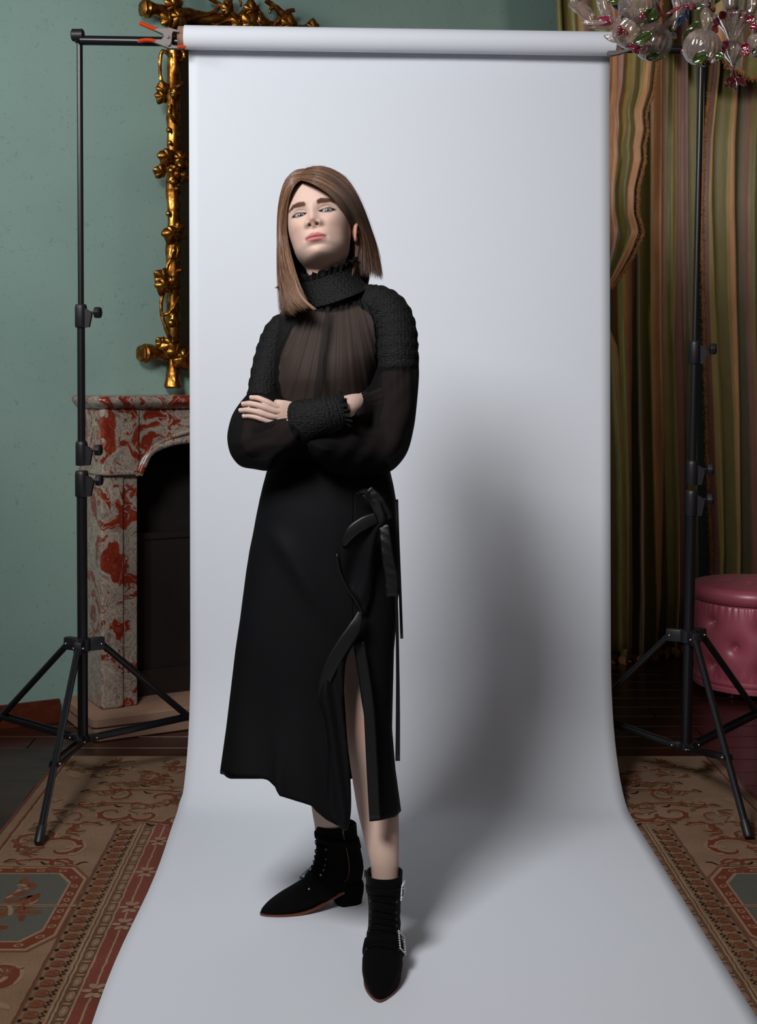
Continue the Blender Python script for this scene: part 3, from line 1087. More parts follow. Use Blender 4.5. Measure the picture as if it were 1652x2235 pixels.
M_GOLD = mat_gold()
m, nt, b = new_mat('old_mirror_glass')
set_in(b, color=srgb(120, 112, 100), metal=1.0, rough=0.06)
M_MIRROR = m

BM = 0.055
mr = empty('gilded_mirror', WPX(372, 840, 0.03))
tag(mr, 'gilded rococo mirror carved with vines, leaves and grapes above the fireplace', 'mirror')
aM0, zM0 = wall_at(377, 800, BM)
aM1 = wall_at(668, 800, BM)[0]
_, zTop = wall_at(377, 34, BM)
_, zBot = wall_at(377, 772, BM)
t = MB()
wprism(t, [(aM0 + 0.02, zBot), (aM1 - 0.02, zBot), (aM1 - 0.02, zTop + 0.01), (aM0 + 0.02, zTop + 0.01)], 0.012, 0.020)
t.build('mirror_glass', M_MIRROR, mr, smooth=False)
t = MB()
wprism(t, [(aM0 + 0.01, zBot - 0.01), (aM1 - 0.01, zBot - 0.01), (aM1 - 0.01, zTop + 0.02), (aM0 + 0.01, zTop + 0.02)], 0.002, 0.0115)
t.build('backboard', plain('dark_backboard', srgb(40, 26, 18), 0.8), mr, smooth=False)


def barky(i, th):
    return 1 + 0.07 * math.sin(3 * th + i * 0.9) + 0.05 * math.sin(5 * th - i * 1.7) + 0.05 * math.sin(i * 2.3)


def branch(pts, r, name='branch', n=26, parent=mr, b=None, seg=10):
    """pts: (px, py, b) in the photograph on planes in front of the wall"""
    S = smooth_path([tuple(WPX(*p)) for p in pts], n)
    rr = r if hasattr(r, '__len__') else [r] * 2
    rads = np.interp(np.linspace(0, 1, n), np.linspace(0, 1, len(rr)), rr)
    t = MB()
    t.tube([Vector(p) for p in S], list(rads), seg, bump=barky)
    return t.build(name, M_GOLD, parent)


# uprights, rails
for aa in (aM0, aM1):
    t = MB()
    pts = [WP(aa + 0.003 * math.sin(k * 0.8), BM + 0.004 * math.cos(k * 1.1), z) for k, z in enumerate(np.linspace(zBot - 0.115, zTop + (0.16 if aa == aM0 else -0.02), 44))]
    rad = [0.0235 if k > 1 else 0.028 for k in range(44)]
    t.tube(pts, rad, 16, bump=barky)
    up = t.build('upright', M_GOLD, mr)
    t = MB()
    s = 1 if aa == aM0 else -1
    wprism(t, [(aa + s * 0.012, zBot), (aa + s * 0.036, zBot), (aa + s * 0.036, zTop), (aa + s * 0.012, zTop)], 0.021, 0.045)
    t.build('rebate_strip', M_GOLD, up, smooth=False)
for zz in (zBot, zTop + 0.01):
    t = MB()
    pts = [WP(a, BM + 0.003 * math.sin(k), zz + 0.004 * math.sin(k * 0.9)) for k, a in enumerate(np.linspace(aM0 - 0.115, aM1 + (0.115 if zz == zBot else 0.02), 36))]
    t.tube(pts, [0.026 + 0.007 * (k in (0, 1, 34, 35)) for k in range(36)], 16, bump=barky)
    t.build('rail', M_GOLD, mr)


def leaf(px, py, b, size, rot, name='carved_leaf', tilt=0.4, parent=mr, lobes=5):
    """a lobed vine leaf, domed, with raised veins"""
    c = WPX(px, py, b)
    n, m = 40, 7
    rings = []
    R3 = Matrix.Rotation(tilt, 3, WU)
    for i in range(m):
        u = i / (m - 1)
        ring = []
        for j in range(n):
            th = 2 * math.pi * j / n
            lob = 0.72 + 0.28 * abs(math.cos(lobes * th / 2)) ** 1.4 + 0.05 * math.cos(11 * th)
            taper = 1 + 0.30 * math.cos(th)
            r = size * lob * taper * u
            vein = 0.10 * size * math.exp(-((math.sin(lobes * th / 2)) ** 2) * 12) * 0 + 0.07 * size * abs(math.cos(lobes * th / 2)) * u
            h = size * (0.30 * (1 - u * u)) + vein - 0.16 * size * u ** 3 * (1 + 0.6 * math.sin(3 * th))
            x, y = r * math.cos(th + rot), r * math.sin(th + rot)
            v = WU * x + Vector((0, 0, 1)) * y + WN * h
            ring.append(c + R3 @ v)
        rings.append(ring)
    t = MB()
    t.loft(rings, True, False)
    o = t.build(name, M_GOLD, parent, sharp=None)
    o.modifiers.new('thickness', 'SOLIDIFY').thickness = 0.006
    return o


def grapes(px, py, b, r, n, spread, name='grape'):
    rr = random.Random(px)
    for k in range(n):
        u = k / max(1, n - 1)
        x = px + spread * (1 - 0.7 * u) * rr.uniform(-1, 1)
        y = py + spread * 2.2 * u
        t = MB()
        t.sphere(WPX(x, y, b + rr.uniform(0, 0.02)), r * rr.uniform(0.85, 1.1), 12, 8)
        t.build(name, M_GOLD, mr)


# left upright: vines, leaves, fruit
branch([(372, 122, 0.09), (354, 112, 0.085), (349, 145, 0.08), (352, 175, 0.085), (358, 190, 0.09)], [0.008, 0.007, 0.006], 'vine')
branch([(372, 228, 0.09), (370, 245, 0.092), (378, 262, 0.088), (388, 272, 0.075)], [0.009, 0.006], 'vine')
branch([(390, 100, 0.07), (402, 118, 0.07), (396, 132, 0.07), (382, 132, 0.08)], [0.010, 0.008], 'vine')
branch([(381, 535, 0.09), (374, 560, 0.095), (364, 585, 0.09), (360, 602, 0.09)], [0.008, 0.006], 'vine')
branch([(358, 635, 0.085), (352, 660, 0.08), (354, 690, 0.08), (365, 725, 0.085), (372, 738, 0.08)], [0.007, 0.0075, 0.008], 'vine')
branch([(356, 688, 0.08), (370, 682, 0.09), (382, 665, 0.09), (390, 650, 0.08)], [0.006, 0.007, 0.008], 'vine')
branch([(372, 560, 0.095), (384, 562, 0.095), (388, 548, 0.09), (386, 535, 0.09)], [0.006, 0.006], 'vine')
branch([(383, 520, 0.085), (398, 518, 0.08), (408, 516, 0.075)], [0.011, 0.005], 'twig')
branch([(384, 190, 0.08), (393, 186, 0.08), (399, 181, 0.075)], [0.010, 0.008], 'twig')
branch([(384, 592, 0.08), (392, 590, 0.08), (397, 589, 0.075)], [0.010, 0.008], 'twig')
for (x, y, b_, s, rt) in ((356, 196, 0.095, 0.026, 1.9), (353, 210, 0.10, 0.024, -2.0), (380, 205, 0.085, 0.022, 0.3), (366, 340, 0.09, 0.036, -1.9), (392, 345, 0.085, 0.038, -0.9),
                          (352, 375, 0.085, 0.026, 2.9), (398, 385, 0.085, 0.024, -0.4), (375, 508, 0.095, 0.036, -1.8), (388, 498, 0.09, 0.022, 0.4), (355, 605, 0.095, 0.030, 2.6),
                          (358, 622, 0.10, 0.032, -1.9), (374, 615, 0.09, 0.026, -0.4), (352, 748 + 0, 0.09, 0.020, 2.4), (372, 752, 0.10, 0.040, -1.6), (398, 778, 0.10, 0.046, -1.0), (382, 766, 0.11, 0.030, 2.2)):
    leaf(x, y, b_, s, rt, tilt=0.25)
grapes(380, 362, 0.085, 0.0145, 11, 16)
for (x, y, r) in ((369, 284, 0.012), (371, 312, 0.010), (388, 404, 0.012), (386, 412, 0.011), (394, 590, 0.009), (374, 705, 0.016), (368, 466, 0.012)):
    t = MB()
    t.sphere(WPX(x, y, BM + 0.028), r, 12, 8)
    t.build('bud', M_GOLD, mr)
# log ends of the lower rail and the foot of the upright
t = MB()
c = WP(aM0 - 0.10, BM, zBot)
t.lathe([(0.026, 0.0), (0.036, 0.006), (0.037, 0.02), (0.031, 0.026), (0.034, 0.034), (0.030, 0.040), (0.016, 0.038), (0.0, 0.036)], c, rot_to(-WU + WN * 0.25), 20, bump=lambda i, th: 1 + 0.05 * math.sin(4 * th + i))
t.build('log_end', M_GOLD, mr)
t = MB()
t.lathe([(0.024, 0.0), (0.028, 0.02), (0.034, 0.045), (0.036, 0.055), (0.030, 0.062), (0.0, 0.060)], WP(aM0, BM, zBot - 0.075), rot_to(Vector((0, 0, -1))), 20, bump=lambda i, th: 1 + 0.04 * math.sin(5 * th))
t.build('log_end', M_GOLD, mr)
t = MB()
t.lathe([(0.022, 0.0), (0.034, 0.008), (0.036, 0.02), (0.028, 0.028), (0.033, 0.038), (0.02, 0.046), (0.0, 0.045)], WP(aM0 - 0.09, BM, zTop + 0.012), rot_to(-WU + WN * 0.2), 20, bump=lambda i, th: 1 + 0.08 * math.sin(4 * th + i))
t.build('log_end', M_GOLD, mr)
# crest: crossing twigs above the upper rail
for pts, r in (([(402, 45, 0.07), (425, 38, 0.07), (460, 30, 0.075), (480, 12, 0.08), (470, 4, 0.08), (452, -8, 0.08)], [0.013, 0.009, 0.008, 0.010]),
               ([(462, 60, 0.06), (490, 46, 0.07), (512, 42, 0.08), (530, 28, 0.085), (545, 5, 0.09), (556, -15, 0.09)], [0.008, 0.010, 0.012, 0.010]),
               ([(500, 30, 0.085), (496, 10, 0.09), (505, -12, 0.09)], [0.022, 0.019, 0.015]),
               ([(516, 42, 0.085), (505, 30, 0.09), (492, 14, 0.09)], [0.016, 0.014]),
               ([(560, 12, 0.09), (566, 28, 0.085), (578, 45, 0.08), (590, 60, 0.07)], [0.010, 0.010, 0.008]),
               ([(580, 0, 0.09), (596, 12, 0.09), (612, 26, 0.085), (626, 42, 0.08), (636, 62, 0.07)], [0.011, 0.012, 0.018, 0.020]),
               ([(618, 32, 0.085), (632, 24, 0.085), (642, 22, 0.085)], [0.012, 0.008]),
               ([(612, 40, 0.08), (600, 52, 0.075), (596, 62, 0.07)], [0.010, 0.007]),
               ([(522, -4, 0.08), (526, 8, 0.085), (525, 14, 0.085)], [0.006, 0.004]),
               ([(596, 14, 0.09), (590, 22, 0.09), (588, 29, 0.09)], [0.009, 0.005])):
    branch(pts, r, 'crest_branch', 18)
for (x, y, b_, s, rt) in ((548, 22, 0.10, 0.030, 1.6), (545, 52, 0.09, 0.045, 1.2), (565, 50, 0.09, 0.036, 0.2), (520, 52, 0.085, 0.028, 2.6), (630, 54, 0.085, 0.034, 1.5), (682, 60, 0.07, 0.026, 1.6), (495, 22, 0.10, 0.026, 1.0),
                          (378, 12, 0.09, 0.036, 1.6), (388, 36, 0.095, 0.040, -0.8), (368, 44, 0.09, 0.030, 2.6)):
    leaf(x, y, b_, s, rt, 'crest_leaf', 0.2)
# ================================================================== curtains
def mat_silk(name, shift=0.0, dark=1.0):
    m, nt, b = new_mat(name)
    set_in(b, rough=0.42, spec=0.4, sheen=0.25, sheen_rough=0.4)
    uv = node(nt, 'ShaderNodeUVMap')
    uv.uv_map = 'cloth'
    sx = node(nt, 'ShaderNodeSeparateXYZ')
    nt.links.new(uv.outputs['UV'], sx.inputs[0])
    ad = node(nt, 'ShaderNodeMath', operation='ADD')
    ad.inputs[1].default_value = shift
    nt.links.new(sx.outputs['X'], ad.inputs[0])
    fr = node(nt, 'ShaderNodeMath', operation='FRACT')
    nt.links.new(ad.outputs[0], fr.inputs[0])
    olive, gold, peach, mauve, green, ochre, rose = srgb(124, 116, 64), srgb(166, 140, 80), srgb(200, 146, 104), srgb(126, 86, 74), srgb(92, 90, 66), srgb(140, 100, 56), srgb(156, 112, 94)
    stops = [(0.0, olive), (0.15, gold), (0.17, peach), (0.235, green), (0.30, mauve), (0.33, ochre), (0.345, olive), (0.46, peach), (0.48, gold), (0.50, mauve), (0.575, green), (0.60, ochre),
             (0.62, olive), (0.76, gold), (0.775, peach), (0.83, rose), (0.86, green), (0.93, mauve), (0.965, gold)]
    r = ramp(nt, fr.outputs[0], stops, 'CONSTANT')
    n = noise_node(nt, 9, 4, 0.6, coord='UV', mscale=(3, 1, 1), dist=0.2)
    n.inputs['Scale'].default_value = 6
    h = ramp(nt, n.outputs['Fac'], [(0.3, (0.82, 0.8, 0.76, 1)), (0.7, (1.05, 1.05, 1.05, 1))])
    mu = node(nt, 'ShaderNodeMixRGB', blend_type='MULTIPLY')
    mu.inputs['Fac'].default_value = 1
    nt.links.new(r.outputs['Color'], mu.inputs['Color1'])
    nt.links.new(h.outputs['Color'], mu.inputs['Color2'])
    nt.links.new(mu.outputs['Color'], b.inputs['Base Color'])
    bump(nt, b, n.outputs['Fac'], 0.10, 0.02)
    return m


M_SILK = mat_silk('striped_taffeta')
M_SILK2 = mat_silk('striped_taffeta_swag', 0.37)
M_FRINGE = plain('brush_fringe', srgb(150, 104, 66), 0.9, 0.25, 160, 0.6)


def curtain(name, left, right, ztop, zbot, b0, nf, amp, cloth, mat, parent, seed=0, rows=46, wob=0.0, flare=0.0, pinch=None):
    """pleated cloth hung in front of the wall; left(z) / right(z) give the edges along a"""
    rr = random.Random(seed)
    ph = [rr.uniform(0, 6.28) for _ in range(6)]
    ncol = nf * 12
    v, uvs = [], []
    for i in range(rows):
        tq = i / (rows - 1)
        z = ztop(0.5) * (1 - tq) + zbot(0.5) * tq
        for j in range(ncol):
            s = j / (ncol - 1)
            z = ztop(s) * (1 - tq) + zbot(s) * tq
            a0, a1 = left(z), right(z)
            sw = s + 0.035 * math.sin(5.1 * s + ph[0]) * (0.4 + tq)
            phase = 2 * math.pi * nf * sw + 0.9 * math.sin(2.1 * tq + 5 * s + ph[1]) + 0.5 * math.sin(7 * tq + 11 * s + ph[2])
            k = amp * (0.65 + 0.35 * math.sin(9 * s + ph[3])) * (0.75 + flare * tq)
            bb = b0 + k * (math.sin(phase) + 0.28 * math.sin(2 * phase + ph[4])) + wob * math.sin(3 * tq + 4 * s + ph[5])
            aa = a0 + (a1 - a0) * s + 0.30 * k * math.cos(phase)
            v.append(WP(aa, max(0.015, bb), z))
            uvs.append((s * cloth, (1 - tq) * 2.4))
    f = []
    for i in range(rows - 1):
        for j in range(ncol - 1):
            f.append((i * ncol + j, (i + 1) * ncol + j, (i + 1) * ncol + j + 1, i * ncol + j + 1))
    o = obj_from(name, v, f, mat, parent)
    ul = o.data.uv_layers.new(name='cloth')
    li = np.zeros(len(o.data.loops), dtype=np.int32)
    o.data.loops.foreach_get('vertex_index', li)
    ul.data.foreach_set('uv', np.array(uvs)[li].ravel())
    o.modifiers.new('thickness', 'SOLIDIFY').thickness = 0.002
    return o, v, ncol, rows


def edge_fn(tab, b):
    """edge table of (px, py) -> a as a function of z"""
    az = sorted([(wall_at(px, py, b)[1], wall_at(px, py, b)[0]) for px, py in tab])
    zs, aa = [q[0] for q in az], [q[1] for q in az]
    return lambda z: float(np.interp(z, zs, aa))


def fringe(pts, r, parent, name='fringe_trim', dens=1.0):
    """a fluffy brush fringe: a thick core with hundreds of short tufts in one trim"""
    rr = random.Random(len(pts))
    S = smooth_path([tuple(p) for p in pts], max(8, int(len(pts) * 3)))
    t = MB()
    t.tube([Vector(p) for p in S], [r * rr.uniform(0.45, 0.75) for _ in S], 8)
    L = sum((Vector(S[i + 1]) - Vector(S[i])).length for i in range(len(S) - 1))
    n = int(L / (r * 0.12) * dens)
    for k in range(n):
        u = rr.uniform(0, len(S) - 1.001)
        i = int(u)
        p = Vector(S[i]).lerp(Vector(S[i + 1]), u - i)
        d = Vector((rr.gauss(0, 1), rr.gauss(-0.5, 0.8), rr.gauss(-0.5, 0.9))).normalized()
        t.tube([p, p + d * r * 0.55, p + d * r * rr.uniform(0.8, 1.15) + Vector((0, 0, -r * 0.3))], [r * 0.16, r * 0.15, r * 0.09], 4)
    return t.build(name, M_FRINGE, parent)


ZC = 3.25
aC0 = wall_at(1238, 40, 0.22)[0]
cur1 = empty('window_curtain', WP(wall_at(1430, 1440, 0.2)[0], 0.2, 0))
tag(cur1, 'striped olive and gold silk curtain hanging beside the paper backdrop', 'curtain', 'striped silk curtains')
bL = 0.22
rightB = edge_fn([(1530, 60), (1528, 400), (1520, 900), (1512, 1300), (1500, 1420)], bL)
leftB = edge_fn([(1205, 0), (1215, 300), (1230, 700), (1260, 1100), (1270, 1440)], bL)
zb = wall_at(1400, 1440, bL)[1]
o, v, nc, nr = curtain('curtain_panel', leftB, rightB, lambda s: ZC, lambda s: max(0.012, zb) + 0.05 * max(0, s - 0.55), bL, 9, 0.062, 1.75, M_SILK, cur1, 3, 50, 0.02, 0.35)
fringe([v[(nr - 1) * nc + j] for j in range(0, nc, 3)], 0.028, cur1)

cur2 = empty('window_curtain', WP(wall_at(1610, 1300, 0.2)[0], 0.2, 0))
tag(cur2, 'striped gold and mauve silk curtain falling behind the pink pouf', 'curtain', 'striped silk curtains')
leftC = edge_fn([(1553, 0), (1548, 150), (1532, 300), (1527, 440), (1530, 640), (1540, 900), (1545, 1200), (1540, 1400)], 0.22)
rightC = lambda z: aC0 + 1.72 + 0.02 * z
o, v, nc, nr = curtain('curtain_panel', leftC, rightC, lambda s: ZC, lambda s: 0.03, 0.24, 8, 0.066, 1.35, mat_silk('striped_taffeta_b', 0.93), cur2, 11, 50, 0.02, 0.3)
fringe([v[i * nc] for i in range(0, nr, 1)], 0.016, cur2, 'edge_fringe', 0.8)
fringe([v[(nr - 1) * nc + j] for j in range(0, nc, 3)], 0.028, cur2)

swag = empty('tied_back_curtain', WP(wall_at(1330, 700, 0.32)[0], 0.3, 1.2))
tag(swag, 'striped silk overcurtain with a brush fringe, tied back behind the paper backdrop', 'curtain', 'striped silk curtains')
ET = [(1441, -60), (1440, 60), (1439, 122), (1431, 197), (1414, 247), (1418, 285), (1410, 319), (1412, 347), (1396, 410), (1394, 463), (1407, 505), (1387, 552), (1362, 594), (1340, 625), (1316, 650), (1296, 665)]
BS = 0.44
eR = edge_fn(ET, BS)
eL = edge_fn([(1238, -60), (1250, 120), (1262, 400), (1270, 560), (1270, 665)], BS)
zlow = wall_at(1300, 665, BS)[1]
o, v, nc, nr = curtain('swag_panel', eL, eR, lambda s: ZC, lambda s: zlow, BS, 6, 0.036, 0.95, M_SILK2, swag, 21, 60, 0.01, 0.1)
ed = [v[i * nc + nc - 1] for i in range(nr)]
fringe([p + WN * 0.006 for p in ed], 0.013, swag, 'brush_fringe', 1.0)
# the tail that hangs below the tie
leftT = edge_fn([(1268, 640), (1270, 1400)], 0.40)
rightT = edge_fn([(1300, 640), (1352, 760), (1366, 1000), (1372, 1400)], 0.40)
curtain('swag_tail', leftT, rightT, lambda s: zlow + 0.04, lambda s: 0.10, 0.40, 4, 0.03, 0.5, M_SILK, swag, 5, 30, 0.0, 0.2)

# valance across the top of the window
val = empty('curtain_valance', WP(wall_at(1640, 160, 0.42)[0], 0.4, 2.5))
tag(val, 'peach and olive gathered silk valance with a fringe above the right curtain', 'valance')
BV = 0.50
zv = lambda s: wall_at(1600, 150, BV)[1] - 0.07 * math.sin(math.pi * min(1, s * 1.25)) + 0.05 + 0.10 * max(0, 0.25 - s) / 0.25
aV0, aV1 = wall_at(1532, 100, BV)[0], wall_at(1652, 100, BV)[0] + 0.7
o, v, nc, nr = curtain('valance_swag', lambda z: aV0, lambda z: aV1, lambda s: ZC - 0.02, zv, BV, 8, 0.035, 0.95, mat_silk('valance_silk', 0.08), val, 31, 34, 0.03, 0.2)
fringe([v[(nr - 1) * nc + j] for j in range(0, nc, 2)], 0.016, val, 'fringe_trim', 1.2)
t = MB()
t.tube([WP(aC0 - 0.1, 0.1, ZC + 0.02), WP(aC0 + 1.9, 0.1, ZC + 0.02)], 0.02, 14)
o = t.build('curtain_pole', M_GOLD)
tag(o, 'gilded curtain pole above the window curtains', 'curtain pole')

# ================================================================== pink tufted pouf
def mat_satin():
    m, nt, b = new_mat('rose_satin')
    set_in(b, color=srgb(186, 88, 106), rough=0.38, spec=0.7, sheen=0.2, sheen_rough=0.3, coat=0.2, coat_rough=0.35)
    n = noise_node(nt, 260, 2, coord='Object', mscale=(1, 1, 0.15))
    bump(nt, b, n.outputs['Fac'], 0.06, 0.002)
    return m


M_SATIN = mat_satin()
PC = Vector((1.674, 5.50, 0))
PR = 0.245
pouf = empty('tufted_pouf', PC)
tag(pouf, 'round pink satin pouf with deep button tufting before the curtain', 'pouf')
NT, NZ = 224, 56
z0p, z1p = 0.075, 0.385
btn = []
for k in range(14):
    th = math.radians(-90 - 10 + 25.714 * k)
    zz = (0.315, 0.225, 0.125)
    if k % 2 == 0:
        btn += [(th, 0.308), (th, 0.128)]
    else:
        btn += [(th, 0.218)]
rings = []
for i in range(NZ):
    z = z0p + (z1p - z0p) * i / (NZ - 1)
    ring = []
    for j in range(NT):
        th = 2 * math.pi * j / NT
        bul = 0.018 * math.sin(math.pi * (z - z0p) / (z1p - z0p)) ** 0.6
        d = 0.0
        for (bt, bz) in btn:
            da = (th - bt + math.pi) % (2 * math.pi) - math.pi
            if abs(da) > 0.45: continue
            q = ((da * PR) ** 2 + (z - bz) ** 2) ** 0.5
            d += 0.016 * math.exp(-(q / 0.016) ** 2) + 0.018 * math.exp(-(q / 0.042) ** 2)
        # pleats run from the outer buttons to the seams
        pl = 0.0
        if z > 0.325 or z < 0.115:
            e = (z - 0.325) / 0.06 if z > 0.325 else (0.115 - z) / 0.04
            pl = 0.0035 * min(1, e) * math.sin(th * 56 + 1.3 * math.sin(9 * th))
        r = PR + bul - d + pl
        ring.append(PC + Vector((r * math.cos(th), r * math.sin(th), z)))
    rings.append(ring)
t = MB()
t.loft(rings, True, True)
t.build('tufted_side', M_SATIN, pouf, sharp=None)
t = MB()
for (bt, bz) in btn:
    r = PR - 0.020
    t.sphere(PC + Vector((r * math.cos(bt), r * math.sin(bt), bz)), 0.0085, 10, 6)
bo = t.build('button', M_SATIN, pouf)
bo['kind'] = 'stuff'
t = MB()
t.lathe([(PR + 0.004, z0p - 0.020), (PR + 0.012, z0p - 0.012), (PR + 0.014, z0p - 0.004), (PR + 0.012, z0p + 0.004), (PR + 0.002, z0p + 0.008)], PC, None, 64)
t.lathe([(PR - 0.002, 0.030), (PR + 0.008, 0.034), (PR + 0.010, 0.050), (PR + 0.004, 0.056)], PC, None, 64)
t.build('base_band', M_SATIN, pouf)
# seat: rolled rim and a quilted top
rings = []
topb = [(0.0, 0.0)] + [(0.12, k * math.pi / 3) for k in range(6)]
for i in range(24):
    u = i / 23
    if u < 0.45:
        a = (u / 0.45) * math.pi - math.pi / 2
        rr_, zz = PR - 0.006 + 0.030 * math.cos(a), 0.421 + 0.034 * math.sin(a)
    else:
        w = (u - 0.45) / 0.55
        rr_, zz = (PR - 0.006) * (1 - w), 0.455 + 0.022 * (1 - (1 - w) ** 2)
    ring = []
    for j in range(112):
        th = 2 * math.pi * j / 112
        dz = 0.0
        if u >= 0.45:
            for (br, ba) in topb:
                q = ((rr_ * math.cos(th) - br * math.cos(ba)) ** 2 + (rr_ * math.sin(th) - br * math.sin(ba)) ** 2) ** 0.5
                dz += 0.016 * math.exp(-(q / 0.022) ** 2)
            dz += 0.003 * abs(math.sin(3 * th + 0.5)) ** 6 * (rr_ / PR)
        ring.append(PC + Vector((max(rr_, 1e-4) * math.cos(th), max(rr_, 1e-4) * math.sin(th), zz - dz)))
    rings.append(ring)
t = MB()
t.loft(rings, True, True)
t.build('seat_cushion', M_SATIN, pouf, sharp=None)
for k in range(4):
    th = math.radians(45 + 90 * k)
    t = MB()
    t.lathe([(0.014, 0.0), (0.022, 0.006), (0.020, 0.020), (0.026, 0.034)], PC + Vector((0.19 * math.cos(th), 0.19 * math.sin(th), 0.0)), None, 14)
    t.build('foot', M_BASE, pouf)

# ================================================================== glass chandelier
def mat_glass(name, tint, body, dens=0.25, rough=0.05):
    m = bpy.data.materials.new(name)
    m.use_nodes = True
    nt = m.node_tree
    nt.nodes.clear()
    out = node(nt, 'ShaderNodeOutputMaterial')
    tr = node(nt, 'ShaderNodeBsdfTransparent')
    tr.inputs[0].default_value = tint
    gl = node(nt, 'ShaderNodeBsdfGlossy')
    gl.inputs['Roughness'].default_value = rough
    gl.inputs['Color'].default_value = (1, 1, 1, 1)
    df = node(nt, 'ShaderNodeBsdfPrincipled')
    set_in(df, color=body, rough=0.2, spec=0.6)
    lw = node(nt, 'ShaderNodeLayerWeight')
    lw.inputs['Blend'].default_value = 0.35
    rp = ramp(nt, lw.outputs['Fresnel'], [(0.0, (0.05, 0.05, 0.05, 1)), (1.0, (0.85, 0.85, 0.85, 1))])
    m1 = node(nt, 'ShaderNodeMixShader')
    m1.inputs[0].default_value = dens
    nt.links.new(tr.outputs[0], m1.inputs[1])
    nt.links.new(df.outputs[0], m1.inputs[2])
    m2 = node(nt, 'ShaderNodeMixShader')
    nt.links.new(rp.outputs['Color'], m2.inputs[0])
    nt.links.new(m1.outputs[0], m2.inputs[1])
    nt.links.new(gl.outputs[0], m2.inputs[2])
    nt.links.new(m2.outputs[0], out.inputs['Surface'])
    tc = node(nt, 'ShaderNodeTexCoord')
    n = node(nt, 'ShaderNodeTexNoise')
    n.inputs['Scale'].default_value = 90
    nt.links.new(tc.outputs['Object'], n.inputs['Vector'])
    bp = node(nt, 'ShaderNodeBump')
    bp.inputs['Strength'].default_value = 0.35
    bp.inputs['Distance'].default_value = 0.004
    nt.links.new(n.outputs['Fac'], bp.inputs['Height'])
    for g in (gl, df):
        nt.links.new(bp.outputs[0], g.inputs['Normal'])
    return m


G_CLEAR = mat_glass('clear_blown_glass', srgb(236, 226, 222), srgb(190, 170, 160), 0.22)
G_GREEN = mat_glass('green_glass', srgb(120, 150, 66), srgb(62, 80, 28), 0.5)
G_RED = mat_glass('cranberry_glass', srgb(190, 70, 100), srgb(128, 18, 44), 0.55)
G_PINK = mat_glass('pink_glass', srgb(222, 130, 160), srgb(160, 50, 84), 0.4)
G_BLUE = mat_glass('blue_glass', srgb(90, 130, 170), srgb(24, 60, 96), 0.55)

CD = 3.05
ch = empty('glass_chandelier', W(1600, 0, CD) + Vector((0.05, 0, 0.55)))
tag(ch, 'clear blown-glass chandelier with green leaves and cranberry flowers', 'chandelier')
PXM = CD / F                                  # metres per pixel there


def rib(nr_, k):
    return lambda i, th: 1 + k * math.cos(nr_ * th + 0.35 * i)


def g_ball(cx, cy, r, d, ax=(0, 0, 1), name='blown_bowl', mat=None, nr_=18, k=0.03, open_=0.0):
    t = MB()
    prof = []
    for i in range(22):
        a = math.pi * (i / 21) * (1 - open_)
        prof.append((r * PXM * math.sin(a) + 1e-4, -r * PXM * math.cos(a)))
    t.lathe(prof, W(cx, cy, d), rot_to(ax), 72, rib(nr_, k))
    return t.build(name, mat or G_CLEAR, ch, sharp=None)


def g_tube(pts, rad, name='arm', mat=None, n=24, d=CD, tw=0.0):
    S = smooth_path([tuple(W(p[0], p[1], d + (p[2] if len(p) > 2 else 0))) for p in pts], n)
    rr = rad if hasattr(rad, '__len__') else [rad, rad]
    rads = np.interp(np.linspace(0, 1, n), np.linspace(0, 1, len(rr)), [q * PXM for q in rr])
    t = MB()
    t.tube([Vector(p) for p in S], list(rads), 16, bump=(lambda i, th: 1 + 0.09 * math.cos(5 * th + tw * i)) if tw else None)
    return t.build(name, mat or G_CLEAR, ch, sharp=None)


def g_petal(cx, cy, L, Wd, rot, d=0.0, mat=None, name='petal', curl=0.3, lean=0.3):
    """a pressed glass petal or leaf: L long, Wd wide (pixels), pointing along rot in the picture plane"""
    c = W(cx, cy, CD + d)
    u = Vector((math.cos(rot), lean * -1, math.sin(rot))).normalized()
    s = Vector((-math.sin(rot), 0, math.cos(rot)))
    nrm = u.cross(s)
    rows = []
    for i in range(9):
        a = i / 8
        w = Wd * PXM * (math.sin(math.pi * (0.06 + 0.90 * a)) ** 0.8)
        p = c + u * (L * PXM * a) + nrm * (curl * L * PXM * a * a)
        rows.append([p + s * (w * (q - 0.5)) + nrm * (abs(q - 0.5) ** 2 * w * 0.9) for q in np.linspace(0, 1, 7)])
    t = MB()
    t.sheet(rows)
    o = t.build(name, mat or G_GREEN, ch, sharp=None)
    o.modifiers.new('thickness', 'SOLIDIFY').thickness = 0.0028
    return o


def berries(cx, cy, n, spread, d=0.0, r=5.0):
    rr = random.Random(int(cx * 3 + cy))
    for k in range(n):
        t = MB()
        t.sphere(W(cx + rr.uniform(-1, 1) * spread, cy + rr.uniform(-1, 1) * spread * 0.7, CD + d + rr.uniform(-0.006, 0.006)), r * PXM * rr.uniform(0.7, 1.1), 10, 7)
        t.build('glass_berry', G_RED, ch)


